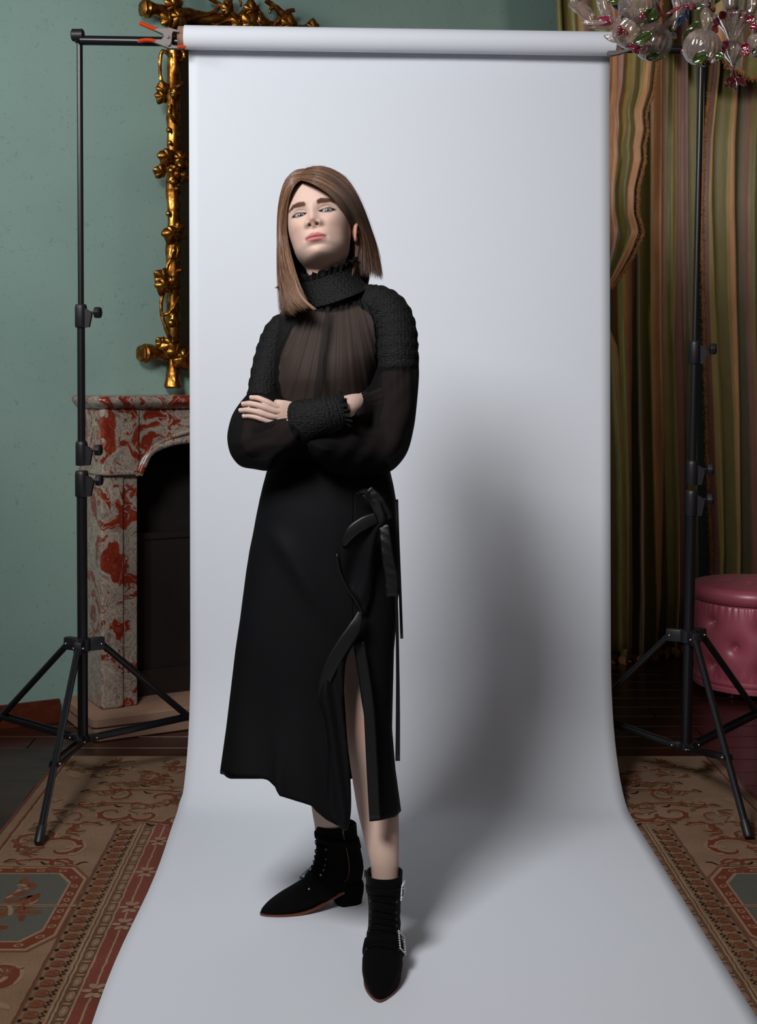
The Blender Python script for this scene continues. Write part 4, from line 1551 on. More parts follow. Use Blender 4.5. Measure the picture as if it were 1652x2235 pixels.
# main stem and unseen crown, just enough to hold the arms together above the frame
g_tube([(1595, -260), (1595, -120), (1595, -30), (1596, 22)], [16, 26, 20, 15], 'stem', tw=0.5)
g_tube([(1596, -40), (1596, 26)], [15, 13], 'green_stem', G_GREEN, 8)
for pts, r in (([(1590, -40), (1520, -70, -0.03), (1430, -60, -0.06), (1370, -25, -0.06)], [9, 8, 7]),
               ([(1590, -30), (1540, -10, 0.05), (1470, 40, 0.06), (1420, 92, 0.04)], [7, 7, 6]),
               ([(1590, -60), (1480, -110, 0.04), (1330, -70, 0.05), (1262, -4, 0.0), (1250, 4)], [9, 8, 7]),
               ([(1590, -50), (1575, -95, -0.10), (1548, -50, -0.15), (1540, 20, -0.14)], [8, 7, 6]),
               ([(1600, -50), (1640, -90, -0.05), (1668, -30, -0.05), (1648, 70, -0.05)], [8, 7, 6])):
    g_tube(pts, r, 'arm', tw=0.6)
g_tube([(1243, 4), (1262, 14), (1280, 30), (1292, 46)], [9, 13, 14, 10], 'arm_sleeve', tw=0.4)
g_tube([(1312, -10), (1318, 12), (1326, 34), (1334, 50)], [14, 12, 11, 8], 'arm_sleeve', tw=0.4)
g_tube([(1470, -20), (1478, 10), (1476, 40), (1470, 66)], [10, 9, 8, 5], 'arm_sleeve', tw=0.4)
g_tube([(1648, -30), (1642, 10), (1634, 40)], [12, 11, 7], 'arm_sleeve', tw=0.4)
g_tube([(1500, -14), (1482, 22), (1462, 48), (1440, 70)], [7, 6, 5, 4], 'arm_sleeve', tw=0.5)
# bowls and pendants
g_ball(1532, 104, 39, CD - 0.14, (0.25, -0.2, 1), nr_=20, k=0.035)
g_tube([(1541, 16, -0.14), (1541, 30, -0.14), (1543, 46, -0.14), (1541, 60, -0.14), (1540, 84, -0.14)], [5, 13, 12, 8, 4], 'knop')
g_ball(1424, 92, 42, CD + 0.03, (0.5, -0.3, 1), nr_=20, k=0.035)
g_ball(1376, 66, 40, CD - 0.02, (0.8, -0.4, 0.7), nr_=16, k=0.03, open_=0.35)
g_ball(1392, 8, 42, CD - 0.05, (-0.2, -0.3, 1), nr_=24, k=0.04, open_=0.3)
g_ball(1522, -18, 36, CD - 0.12, (0, -0.2, 1), nr_=22, k=0.04, open_=0.3)
g_ball(1662, 96, 30, CD - 0.06, (0, -0.2, 1), nr_=18, k=0.035)
# central finial: flared vase, knop, twisted drop and a red bell flower
t = MB()
t.lathe([(q * PXM, -h * PXM) for q, h in ((40, -4), (37, 3), (30, 14), (21, 26), (14, 40), (10, 48), (13, 54), (20, 62), (22, 72), (19, 82), (12, 90), (6, 97), (4, 104))],
        W(1600, 38, CD - 0.05), None, 72, rib(12, 0.06))
t.build('finial_vase', G_CLEAR, ch, sharp=None)
t = MB()
H = [W(1600 + 2.2 * math.cos(k * 1.4), 140 + k * 0.8, CD - 0.05 + 0.0022 * math.sin(k * 1.4)) for k in range(18)]
t.tube(H, 2.6 * PXM, 8)
t.build('twisted_drop', G_CLEAR, ch)
t = MB()
t.lathe([(q * PXM, -h * PXM) for q, h in ((3, 0), (6, 6), (7, 14), (9, 22), (11, 27))], W(1601, 153, CD - 0.05), None, 24)
t.build('bell_flower', G_RED, ch)
for (x, y, rt, L) in ((1597, 168, -2.25, 30), (1601, 170, -1.50, 28), (1605, 168, -0.80, 32), (1600, 170, -1.9, 24)):
    g_petal(x, y, L, 15, rt, -0.055, G_RED, 'bell_petal', -0.1)
for (x, y, rt, m_) in ((1570, 52, 2.9, G_PINK), (1566, 62, 3.6, G_PINK), (1580, 42, 2.3, G_RED), (1612, 40, 0.9, G_RED), (1628, 46, 0.3, G_RED), (1634, 58, -0.3, G_RED), (1596, 38, 1.5, G_RED),
                       (1582, 110, 3.3, G_PINK), (1588, 104, 2.6, G_PINK), (1616, 106, 0.2, G_RED), (1618, 112, -0.4, G_PINK)):
    g_petal(x, y, 20, 19, rt, -0.075, m_, 'petal', 0.25)
# leaves, berries, coloured petals
for (x, y, L, w, rt, d, m_) in ((1384, 94, 44, 24, 0.45, -0.05, G_GREEN), (1410, 128, 34, 22, 0.1, 0.0, G_GREEN), (1360, 52, 26, 18, 1.4, -0.04, G_GREEN), (1416, 44, 26, 34, 1.3, -0.07, G_GREEN), (1402, 52, 40, 12, 0.3, -0.05, G_GREEN),
                                (1512, 136, 34, 26, 0.5, -0.16, G_GREEN), (1560, 122, 20, 22, -0.4, -0.17, G_GREEN), (1490, 92, 30, 14, 1.2, -0.10, G_GREEN), (1500, 66, 30, 12, 0.6, -0.10, G_GREEN), (1516, 20, 26, 12, 0.2, -0.13, G_GREEN),
                                (1560, 8, 24, 10, 0.9, -0.12, G_GREEN), (1440, 112, 22, 9, 1.6, 0.02, G_GREEN), (1640, 116, 22, 14, 0.6, -0.07, G_GREEN),
                                (1336, 8, 44, 30, -0.35, -0.02, G_BLUE), (1330, 4, 30, 18, -0.1, -0.03, G_GREEN), (1480, 56, 24, 14, 1.3, -0.04, G_BLUE), (1500, 44, 30, 12, 1.8, -0.02, G_BLUE),
                                (1300, 46, 36, 14, 0.1, 0.0, G_PINK), (1300, 52, 40, 12, -0.15, 0.01, G_RED), (1268, 48, 62, 12, -0.2, 0.0, G_CLEAR), (1284, 58, 54, 10, -0.25, 0.01, G_CLEAR), (1318, 78, 48, 16, -0.55, 0.0, G_CLEAR),
                                (1356, 98, 40, 12, -0.3, -0.02, G_RED), (1380, 104, 24, 14, -0.35, -0.03, G_RED), (1446, 40, 40, 10, 2.2, -0.04, G_PINK), (1448, 34, 46, 8, 0.4, -0.03, G_PINK), (1476, 84, 22, 14, 2.6, 0.0, G_CLEAR), (1486, 110, 18, 14, -0.6, -0.10, G_RED), (1530, 140, 20, 12, -0.1, -0.15, G_RED)):
    g_petal(x, y, L, w, rt, d, m_, 'glass_leaf' if m_ is G_GREEN else 'petal')
for (x, y, n, s, d) in ((1405, 36, 7, 9, -0.09), (1358, 68, 8, 10, -0.06), (1387, 110, 5, 6, -0.05), (1506, 14, 5, 8, -0.13), (1550, 16, 7, 11, -0.13), (1540, 138, 3, 6, -0.16)):
    berries(x, y, n, s, d)
# ================================================================== the person
person = empty('person', (-0.02, 3.03, 0.0))
tag(person, 'person with long light brown hair and crossed arms in sheer black blouse and skirt', 'person')


def smoothstep(a, b, x):
    t = np.clip((x - a) / (b - a), 0, 1)
    return t * t * (3 - 2 * t)


# ------------------------------------------------------------------ head (local: face towards -y, z up, eye level z = 0)
HT = np.array([
    (0.1185, 0.000, 0.000, 0.000), (0.1165, 0.014, 0.016, 0.018), (0.112, 0.027, 0.031, 0.036), (0.104, 0.041, 0.047, 0.054), (0.090, 0.0555, 0.0645, 0.071),
    (0.070, 0.0660, 0.0795, 0.084), (0.050, 0.0708, 0.0875, 0.092), (0.030, 0.0728, 0.0905, 0.096), (0.010, 0.0728, 0.0895, 0.097), (-0.010, 0.0722, 0.0885, 0.095),
    (-0.030, 0.0700, 0.0885, 0.090), (-0.050, 0.0660, 0.0890, 0.080), (-0.068, 0.0625, 0.0890, 0.066), (-0.082, 0.0570, 0.0895, 0.055), (-0.092, 0.0500, 0.0885, 0.050),
    (-0.100, 0.0425, 0.0850, 0.048), (-0.106, 0.0340, 0.0770, 0.046), (-0.111, 0.0230, 0.0620, 0.040), (-0.116, 0.0120, 0.0400, 0.030), (-0.122, 0.004, 0.0150, 0.010), (-0.130, 0.001, 0.001, 0.001), (-0.30, 0.001, 0.001, 0.001)])
HT = smooth_path(HT, 240)
HT[:, 1:] = np.maximum(HT[:, 1:], 0)
EYE_X, EYE_Y, EYE_R = 0.0315, -0.0662, 0.0130


def head_surface(nth=300):
    s = np.linspace(-1, 1, nth, endpoint=False)
    th = math.pi * (0.36 * s + 0.64 * s ** 3)
    zr = np.concatenate([0.1185 - 0.0085 * np.linspace(0, 1, 8) ** 2, np.linspace(0.1075, 0.036, 26)[0:], np.arange(0.034, -0.1145, -0.00095), np.linspace(-0.117, -0.235, 34)])
    TH, Z = np.meshgrid(th, zr)
    w = np.interp(-Z, -HT[:, 0], HT[:, 1])
    f = np.interp(-Z, -HT[:, 0], HT[:, 2])
    b = np.interp(-Z, -HT[:, 0], HT[:, 3])
    sn, cs = np.abs(np.sin(TH)), np.cos(TH)
    n = np.where(cs > 0, np.interp(-Z, [-0.1, -0.03, 0.05, 0.085, 0.12], [2.1, 2.3, 2.25, 1.95, 1.9]), 2.1)
    dep = np.where(cs > 0, f, b)
    eps = 1e-6
    r = ((sn / (w + eps)) ** n + (np.abs(cs) / (dep + eps)) ** n) ** (-1 / n)
    # neck: an ellipse whose centre drifts back as it goes down
    yc = np.interp(-Z, [0.05, 0.10, 0.20, 0.24], [0.018, 0.026, 0.060, 0.072])
    nw, nd = 0.0455 + 0.012 * smoothstep(-0.16, -0.23, Z), 0.049 + 0.01 * smoothstep(-0.16, -0.23, Z)
    dx, dy = np.sin(TH), -np.cos(TH)
    org = np.maximum(0, yc - 0.022)          # the polar origin follows the neck down
    yr = yc - org
    A = (dx / nw) ** 2 + (dy / nd) ** 2
    B = -2 * dy * yr / nd ** 2
    C = (yr / nd) ** 2 - 1
    disc = np.maximum(B * B - 4 * A * C, 0)
    rn = (-B + np.sqrt(disc)) / (2 * A)
    gate = smoothstep(-0.045, -0.075, Z)
    k = 0.0065
    rn2 = rn * gate
    R = np.where(gate > 0, k * np.log(np.exp(r / k) + np.exp(rn2 / k)) - k * np.log(2) * np.exp(-((r - rn2) / 0.01) ** 2) * 0.4, r)
    X, Y = R * dx, R * dy + org
    front = smoothstep(0.05, 0.55, cs)
    x, z = X, Z
    ax = np.abs(x)

    def g(cx, cz, sx, sz):
        return np.exp(-((ax - cx) / sx) ** 2 - ((z - cz) / sz) ** 2)

    def gc(cz, sx, sz):
        return np.exp(-(x / sx) ** 2 - ((z - cz) / sz) ** 2)
    D = np.zeros_like(x)             # outward (towards the viewer, metres)
    # forehead, brow, sockets, cheeks
    D += 0.0030 * g(0.026, 0.0225, 0.018, 0.0075) - 0.0010 * gc(0.012, 0.010, 0.010)
    D -= 0.0095 * g(0.030, 0.001, 0.0175, 0.0115) + 0.0030 * g(0.0165, 0.004, 0.006, 0.010)
    D += 0.0045 * g(0.047, -0.024, 0.017, 0.015) + 0.0022 * g(0.030, -0.030, 0.014, 0.012)
    D -= 0.0030 * g(0.043, -0.060, 0.014, 0.018)
    # nose
    top, tip = 0.012, -0.0270
    u = np.clip((top - z) / (top - tip), 0, 1)
    hgt = 0.0035 + 0.0150 * u ** 1.2
    low = smoothstep(-0.0465, -0.0255, z)
    upn = smoothstep(0.024, 0.006, z)
    sx = 0.0072 + 0.0050 * u
    D += hgt * np.exp(-(ax / sx) ** 2.0) * low * upn
    D += 0.0038 * np.exp(-(x / 0.0110) ** 2 - ((z + 0.0275) / 0.0075) ** 2)
    D += 0.0095 * g(0.0150, -0.0345, 0.0066, 0.0080) * smoothstep(-0.0470, -0.0360, z)
    D += 0.0040 * np.exp(-(x / 0.006) ** 2 - ((z + 0.0400) / 0.005) ** 2)       # columella
    nost = g(0.0086, -0.0372, 0.0036, 0.0026)
    D -= 0.0060 * nost
    # mouth
    mw = np.clip(1 - (ax / 0.0245) ** 2, 0, 1)
    arch = 0.0016 * np.exp(-((ax - 0.006) / 0.005) ** 2)
    lipz = -0.0665 + 0.0010 * (ax / 0.025) ** 2
    D += 0.0050 * gc(-0.068, 0.030, 0.020)
    D += (0.0050 * np.exp(-((z - (lipz + 0.0052 + arch)) / 0.0042) ** 2) + 0.0066 * np.exp(-((z - (lipz - 0.0062)) / 0.0052) ** 2)) * mw ** 1.1
    D -= 0.0042 * np.exp(-((z - lipz) / 0.0015) ** 2) * mw ** 0.5
    D -= 0.0012 * np.exp(-((ax - 0.0262) / 0.004) ** 2 - ((z - lipz) / 0.004) ** 2)
    D -= 0.0012 * np.exp(-(x / 0.0032) ** 2 - ((z + 0.0500) / 0.0052) ** 2)     # philtrum
    D -= 0.0038 * gc(-0.0835, 0.020, 0.0050)
    D += 0.0048 * gc(-0.0985, 0.017, 0.0100)
    Y = Y - D * front
    # eyelids: skin drawn over the eyeballs with an almond opening
    for sgn in (-1, 1):
        ddx = (x - sgn * EYE_X) * sgn          # + towards the temple
        dz = z - 0.0 - 0.055 * ddx
        rr2 = EYE_R ** 2 - ddx ** 2 - (z * 0.98) ** 2
        ys = EYE_Y - np.sqrt(np.maximum(rr2, 0.0))
        zone = smoothstep(0.0205, 0.0125, np.sqrt(ddx ** 2 + (z * 1.35) ** 2)) * (cs > 0.2)
        lid = np.minimum(Y, ys - 0.0013)
        lid = np.where(rr2 > 0, lid, Y)
        Y = Y * (1 - zone) + lid * zone
        q = np.clip(1 - (ddx / 0.0160) ** 2, 0, 1)
        zu, zl = 0.0034 * q ** 0.75, -0.0050 * q ** 0.8
        sd = np.minimum(zu - dz, dz - zl)
        t = smoothstep(-0.0002, 0.0010, sd) * (np.abs(ddx) < 0.0160) * (cs > 0.2)
        Y = Y * (1 - t) + (ys + 0.0045) * t
        crease = np.exp(-((dz - (0.0092 * np.clip(1 - (ddx / 0.021) ** 2, 0, 1) ** 0.6)) / 0.0011) ** 2) * (np.abs(ddx) < 0.019) * (cs > 0.2)
        Y = Y + 0.0014 * crease
    # colour
    skin = np.array(srgb(199, 169, 155)[:3])
    col = np.ones(x.shape + (3,)) * skin

    def mixc(c, a):
        nonlocal col
        a = np.clip(a, 0, 1)[..., None]
        col = col * (1 - a) + np.array(srgb(*c)[:3]) * a
    fr = front * (cs > 0.1)
    mixc((214, 150, 136), 0.22 * g(0.045, -0.035, 0.018, 0.016) * fr)
    mixc((206, 132, 116), 0.30 * np.exp(-(x / 0.012) ** 2 - ((z + 0.030) / 0.010) ** 2) * fr)
    lipmask = smoothstep(0, 0.12, mw) * smoothstep(0.0108, 0.0088, (z - lipz - arch * 0.9) / (0.25 + 0.75 * mw)) * smoothstep(-0.0128, -0.0108, (z - lipz) / (0.25 + 0.75 * mw))
    mixc((184, 108, 110), 0.88 * lipmask * fr)
    mixc((110, 40, 46), 0.75 * np.exp(-((z - lipz) / 0.0010) ** 2) * smoothstep(0, 0.1, mw) * fr)
    mixc((52, 22, 18), 0.95 * np.clip(nost * 1.5, 0, 1) ** 1.2 * fr)
    for sgn in (-1, 1):
        ddx = (x - sgn * EYE_X) * sgn
        dz = z - 0.055 * ddx
        q = np.clip(1 - (ddx / 0.0165) ** 2, 0, 1)
        zu, zl = 0.0034 * q ** 0.75, -0.0050 * q ** 0.8
        near_u = np.exp(-(np.maximum(dz - zu, 0) / 0.0035) ** 2) * smoothstep(0.021, 0.016, np.abs(ddx)) * (dz > zu - 0.002)
        near_l = np.exp(-((dz - zl) / 0.0018) ** 2) * smoothstep(0.019, 0.015, np.abs(ddx))
        outer = smoothstep(-0.008, 0.014, ddx)
        mixc((100, 68, 68), (0.55 + 0.4 * outer) * near_u * fr)
        mixc((50, 36, 38), 0.9 * np.exp(-(np.maximum(dz - zu, 0) / 0.0011) ** 2) * (dz > zu - 0.003) * smoothstep(0.0185, 0.0160, np.abs(ddx)) * fr)
        mixc((56, 40, 42), (0.6 + 0.4 * outer) * near_l * fr)
        mixc((58, 42, 44), 0.85 * np.exp(-((ddx - 0.0170) / 0.0040) ** 2 - ((dz + 0.0008) / 0.0034) ** 2) * fr)
        bz = 0.0185 + 0.0022 * np.exp(-((ddx - 0.010) / 0.010) ** 2) - 14.0 * np.maximum(ddx - 0.013, 0) ** 2 - 16.0 * np.maximum(-0.006 - ddx, 0) ** 2
        mixc((150, 112, 96), 0.85 * np.exp(-((z - bz) / 0.0042) ** 4) * smoothstep(-0.020, -0.014, ddx) * smoothstep(0.026, 0.018, ddx) * fr)
    mixc((196, 150, 130), 0.25 * smoothstep(-0.095, -0.12, z))
    return X, Y, Z, col


HX, HY, HZ_, HC = head_surface()
HYAW, HPIT, HROL = math.radians(-9), math.radians(-14), math.radians(-9.5)
HR = Matrix.Rotation(HYAW, 3, 'Z') @ Matrix.Rotation(HPIT, 3, 'X') @ Matrix.Rotation(HROL, 3, 'Y')
H0 = W(682, 461, 2.955) - HR @ Vector((0, -0.083, 0))
HRn, H0n = np.array(HR), np.array(H0)


def hw(p):
    return HR @ Vector(p) + H0


def face_y(x, z):
    i = int(np.argmin(np.abs(HZ_[:, 0] - z)))
    m = HX.shape[1]
    sl = slice(m // 4, 3 * m // 4)
    return float(np.interp(x, HX[i, sl], HY[i, sl]))


head_v = np.stack([HX, HY, HZ_], -1).reshape(-1, 3) @ HRn.T + H0n
nr_h, nc_h = HX.shape
ii, jj = np.meshgrid(np.arange(nr_h - 1), np.arange(nc_h), indexing='ij')
a_ = ii * nc_h + jj
b_ = ii * nc_h + (jj + 1) % nc_h
head_f = np.stack([a_, a_ + nc_h, b_ + nc_h, b_], -1).reshape(-1, 4)
head_c = HC.reshape(-1, 3)

# ------------------------------------------------------------------ body under the clothes: lofts fused by a voxel remesh
bm_body = MB()


def ring_ell(c, ux, uy, rx, ry, n=24, p=2.0):
    out = []
    for j in range(n):
        th = 2 * math.pi * j / n
        cx_, sy_ = math.cos(th), math.sin(th)
        out.append(c + ux * (rx * math.copysign(abs(cx_) ** (2 / p), cx_)) + uy * (ry * math.copysign(abs(sy_) ** (2 / p), sy_)))
    return out


EX, EY, EZ = Vector((1, 0, 0)), Vector((0, 1, 0)), Vector((0, 0, 1))
# torso table: py, left px, right px, centre depth, half depth (outside of the blouse)
TT = [(606, 676, 762, 3.085, 0.050), (632, 662, 790, 3.075, 0.056), (650, 640, 832, 3.068, 0.066), (670, 618, 866, 3.058, 0.078), (695, 604, 872, 3.05, 0.090), (730, 600, 852, 3.045, 0.104), (780, 596, 838, 3.04, 0.114),
      (830, 594, 826, 3.04, 0.114), (880, 600, 818, 3.045, 0.104), (930, 606, 815, 3.05, 0.098), (985, 600, 830, 3.055, 0.100), (1030, 588, 848, 3.06, 0.104), (1080, 574, 858, 3.06, 0.112), (1160, 560, 862, 3.06, 0.120)]
TTn = np.array(TT, float)


def torso_ring(py, inset, n=96, phi=None):
    """one outline of the torso at a photograph height; phi = 0 faces the camera"""
    xl, xr, dc, hd = (float(np.interp(py, TTn[:, 0], TTn[:, k])) for k in range(1, 5))
    k = dc / F
    X0, X1 = (xl - CX) * k, (xr - CX) * k
    cx_, hx = (X0 + X1) / 2, (X1 - X0) / 2 - inset
    hd2 = hd - inset
    out = []
    twist = math.radians(-8)
    for j in range(n):
        th = 2 * math.pi * j / n if phi is None else phi[j]
        s, c = math.sin(th), math.cos(th)
        x = hx * math.copysign(abs(s) ** 0.92, s)
        y = -hd2 * math.copysign(abs(c) ** 0.85, c)
        y += x * math.tan(twist) * 0.6
        z = CH - (py - CY) * k
        X = cx_ + x
        if c > 0:       # bust
            px = CX + F * X / dc
            for (bx, by, sx, sy, h) in ((652, 812, 46, 52, 0.020), (752, 800, 48, 54, 0.024)):
                y -= h * math.exp(-((px - bx) / sx) ** 2 - ((py - by) / sy) ** 2) * c
        out.append(Vector((X, dc + y, z)))
    return out


rings = [torso_ring(py, 0.012, 40) for py in np.linspace(612, 1150, 34)]
bm_body.loft(rings)


def limb(pts, rads, n=22, seg=20):
    S = smooth_path([tuple(p) for p in pts], n)
    rr = np.interp(np.linspace(0, 1, n), np.linspace(0, 1, len(rads)), rads)
    bm_body.tube([Vector(p) for p in S], list(rr), seg)


# legs
limb([W(796, 1120, 3.07), W(798, 1300, 3.05), W(798, 1460, 3.03), W(801, 1560, 3.005), W(805, 1625, 3.0), W(815, 1700, 3.005), W(825, 1765, 2.997), W(833, 1830, 2.965), W(839, 1880, 2.94), W(842, 1935, 2.935), W(842, 2000, 2.93)],
     [0.074, 0.064, 0.0530, 0.0495, 0.0490, 0.0485, 0.0480, 0.0400, 0.0325, 0.0315, 0.033], 40, 24)
limb([W(660, 1120, 3.07), W(672, 1350, 3.10), W(692, 1540, 3.15), W(706, 1660, 3.19), W(716, 1750, 3.215), W(722, 1810, 3.23), W(726, 1880, 3.235)], [0.080, 0.068, 0.052, 0.048, 0.043, 0.039, 0.036], 34, 24)
# her left arm (right in the picture) and right arm
ARM_L = [W(842, 688, 3.015), W(860, 722, 2.997), W(864, 765, 2.987), W(866, 806, 2.982), W(868, 890, 2.972), W(848, 952, 2.965)]
limb(ARM_L, [0.038, 0.041, 0.041, 0.038, 0.035, 0.033])
limb([W(852, 940, 2.965), W(838, 968, 2.958), W(780, 955, 2.935), W(700, 930, 2.905), W(640, 906, 2.893)], [0.034, 0.035, 0.033, 0.027, 0.021])
ARM_R = [W(634, 714, 3.06), W(602, 752, 3.046), W(590, 790, 3.032), W(580, 832, 3.012), W(560, 915, 2.972), W(554, 960, 2.955)]
limb(ARM_R, [0.027, 0.031, 0.031, 0.030, 0.029, 0.029])
limb([W(550, 950, 2.95), W(562, 972, 2.935), W(620, 950, 2.88), W(690, 915, 2.845), W(756, 888, 2.858), W(784, 880, 2.905)], [0.029, 0.031, 0.031, 0.029, 0.0250, 0.0235])


def remeshed(mb, voxel, smooth_it=6):
    me = bpy.data.meshes.new('tmp')
    me.from_pydata([tuple(p) for p in mb.v], [], mb.f)
    o = bpy.data.objects.new('tmp', me)
    COL.objects.link(o)
    md = o.modifiers.new('r', 'REMESH')
    md.mode = 'VOXEL'
    md.voxel_size = voxel
    if smooth_it:
        sm = o.modifiers.new('s', 'SMOOTH')
        sm.iterations = smooth_it
        sm.factor = 0.5
    dg = bpy.context.evaluated_depsgraph_get()
    ev = o.evaluated_get(dg)
    m2 = ev.to_mesh()
    v = np.zeros(len(m2.vertices) * 3)
    m2.vertices.foreach_get('co', v)
    f = [tuple(p.vertices) for p in m2.polygons]
    ev.to_mesh_clear()
    bpy.data.objects.remove(o)
    bpy.data.meshes.remove(me)
    return v.reshape(-1, 3), f


body_v, body_f = remeshed(bm_body, 0.0055)


# ------------------------------------------------------------------ hands
def hand(fingers, palm, nails=None):
    t = MB()
    S = smooth_path([tuple(p) for p, r, fl in palm], 14)
    rr = np.interp(np.linspace(0, 1, 14), np.linspace(0, 1, len(palm)), [r for p, r, fl in palm])
    P, fr = frames([Vector(p) for p in S])
    rings = []
    for p, (tt, a, b), r in zip(P, fr, rr):
        rings.append([p + a * (0.011 * math.cos(2 * math.pi * j / 20)) * (0.6 + 0.4 * r / 0.04) + b * (r * math.sin(2 * math.pi * j / 20)) for j in range(20)])
    t.loft(rings)
    for pts, r0 in fingers:
        n = 26
        S = smooth_path([tuple(p) for p in pts], n)
        rad = []
        for k in range(n):
            u = k / (n - 1)
            q = r0 * (1.06 - 0.26 * u) * (1 + 0.07 * math.exp(-((u - 0.42) / 0.06) ** 2) + 0.05 * math.exp(-((u - 0.74) / 0.05) ** 2))
            if u > 0.93: q *= math.sqrt(max(0.05, 1 - ((u - 0.93) / 0.075) ** 2))
            rad.append(q)
        t.tube([Vector(p) for p in S], rad, 14)
    return t


# her left hand lies over the other sleeve: four fingers to the left, thumb behind
hd0 = 2.872
LH = [([W(618, 890, hd0 + 0.006), W(600, 886, hd0 - 0.002), W(580, 876, hd0 - 0.006), W(562, 869, hd0 - 0.001), W(545, 868.5, hd0 + 0.012)], 0.0071),
      ([W(616, 901, hd0 + 0.004), W(594, 896, hd0 - 0.006), W(568, 886, hd0 - 0.011), W(545, 881, hd0 - 0.004), W(527.5, 883, hd0 + 0.012)], 0.0073),
      ([W(612, 912, hd0 + 0.004), W(588, 908, hd0 - 0.007), W(562, 899.5, hd0 - 0.011), W(540, 895, hd0 - 0.005), W(521.5, 897, hd0 + 0.011)], 0.0070),
      ([W(606, 922, hd0 + 0.004), W(584, 919, hd0 - 0.005), W(562, 911.5, hd0 - 0.008), W(544, 908, hd0 - 0.002), W(529, 909.5, hd0 + 0.010)], 0.0062),
      ([W(640, 896, hd0 + 0.030), W(626, 886, hd0 + 0.050), W(612, 880, hd0 + 0.066), W(600, 878, hd0 + 0.078)], 0.0085)]
hand_l = hand(LH, [(W(650, 908, hd0 + 0.018), 0.024, 1), (W(634, 906, hd0 + 0.010), 0.030, 1), (W(616, 905, hd0 + 0.005), 0.033, 1), (W(604, 905, hd0 + 0.003), 0.031, 1)])
hl_v, hl_f = remeshed(hand_l, 0.0010, 1)
# her right hand is tucked under the other arm; its back shows between frill and sleeve
RHd = 2.945
RH = [([W(800, 868, RHd), W(822, 858, RHd + 0.02), W(842, 850, RHd + 0.05), W(852, 846, RHd + 0.075)], 0.0088),
      ([W(802, 876, RHd), W(826, 868, RHd + 0.02), W(848, 861, RHd + 0.05), W(858, 858, RHd + 0.08)], 0.0090),
      ([W(802, 885, RHd), W(825, 879, RHd + 0.02), W(846, 873, RHd + 0.05), W(856, 870, RHd + 0.075)], 0.0086),
      ([W(800, 893, RHd), W(820, 889, RHd + 0.02), W(838, 884, RHd + 0.045), W(846, 881, RHd + 0.06)], 0.0076),
      ([W(778, 882, RHd - 0.03), W(792, 876, RHd - 0.005), W(806, 870, RHd + 0.02), W(815, 867, RHd + 0.032)], 0.0085)]
hand_r = hand(RH, [(W(752, 888, 2.862), 0.025, 1), (W(770, 886, 2.890), 0.0255, 1), (W(786, 884, 2.925), 0.026, 1), (W(802, 882, RHd), 0.030, 1)])
hr_v, hr_f = remeshed(hand_r, 0.0014, 2)

# ears
ear = MB()
for sgn in (-1, 1):
    c = (sgn * 0.0725, 0.012, -0.020)
    S = []
    for k in range(20):
        th = math.radians(60 - 300 * k / 19)
        S.append(hw((c[0] + sgn * (0.010 + 0.005 * math.sin(th)), c[1] + 0.014 * math.cos(th) * (1 if th > -2 else 0.85) + 0.004, c[2] + 0.027 * math.sin(th) - 0.003)))
    ear.tube(S, [0.0034] * 15 + [0.0042, 0.0056, 0.0066, 0.0064, 0.0040], 10)
    MM = HR @ Matrix.Rotation(sgn * 0.45, 3, 'Z')
    ear.sphere(hw((c[0] + sgn * 0.004, c[1] + 0.004, c[2] - 0.002)), 0.024, 18, 12, (0.22, 0.50, 1.0), MM)
    S = [hw((c[0] + sgn * 0.012, c[1] + 0.010 - 0.001 * k, c[2] + 0.018 - 0.006 * k)) for k in range(6)]
    ear.tube(S, [0.002, 0.003, 0.0034, 0.0034, 0.003, 0.002], 8)

vs = [head_v, body_v, hl_v, hr_v, np.array([tuple(p) for p in ear.v])]
fs = [[tuple(q) for q in head_f.tolist()], body_f, hl_f, hr_f, ear.f]
SK = np.array(srgb(199, 169, 155)[:3])
nail = MB()
for pts, r0 in LH[:4]:
    a, b = Vector(pts[-2]), Vector(pts[-1])
    tdir = (b - a).normalized()
    nail.sphere(b - tdir * 0.0055 + Vector((0, -r0 * 0.62, r0 * 0.35)), 0.0052, 12, 8, (1.0, 0.35, 0.72))
vs.append(np.array([tuple(p) for p in nail.v]))
fs.append(nail.f)
cols = [head_c, np.ones((len(body_v), 3)) * SK, np.ones((len(hl_v), 3)) * SK, np.ones((len(hr_v), 3)) * SK, np.ones((len(ear.v), 3)) * np.array(srgb(206, 150, 130)[:3]), np.ones((len(nail.v), 3)) * np.array(srgb(226, 186, 176)[:3])]
# knees and finger ends are a little redder
kn = np.array(W(806, 1600, 2.93))
dk = np.linalg.norm((body_v - kn) / np.array([0.05, 0.06, 0.045]), axis=1)
ak = (0.35 * np.exp(-dk ** 2))[:, None]
cols[1] = cols[1] * (1 - ak) + np.array(srgb(196, 122, 106)[:3]) * ak
# a black slip and bra below the sheer cloth
pyb = CY + (CH - body_v[:, 2]) / body_v[:, 1] * F
pxb = CX + body_v[:, 0] / body_v[:, 1] * F
V, Fc, off = [], [], 0
for v, f in zip(vs, fs):
    V.append(v)
    Fc += [tuple(i + off for i in q) for q in f]
    off += len(v)
V = np.vstack(V)
CC = np.vstack(cols)


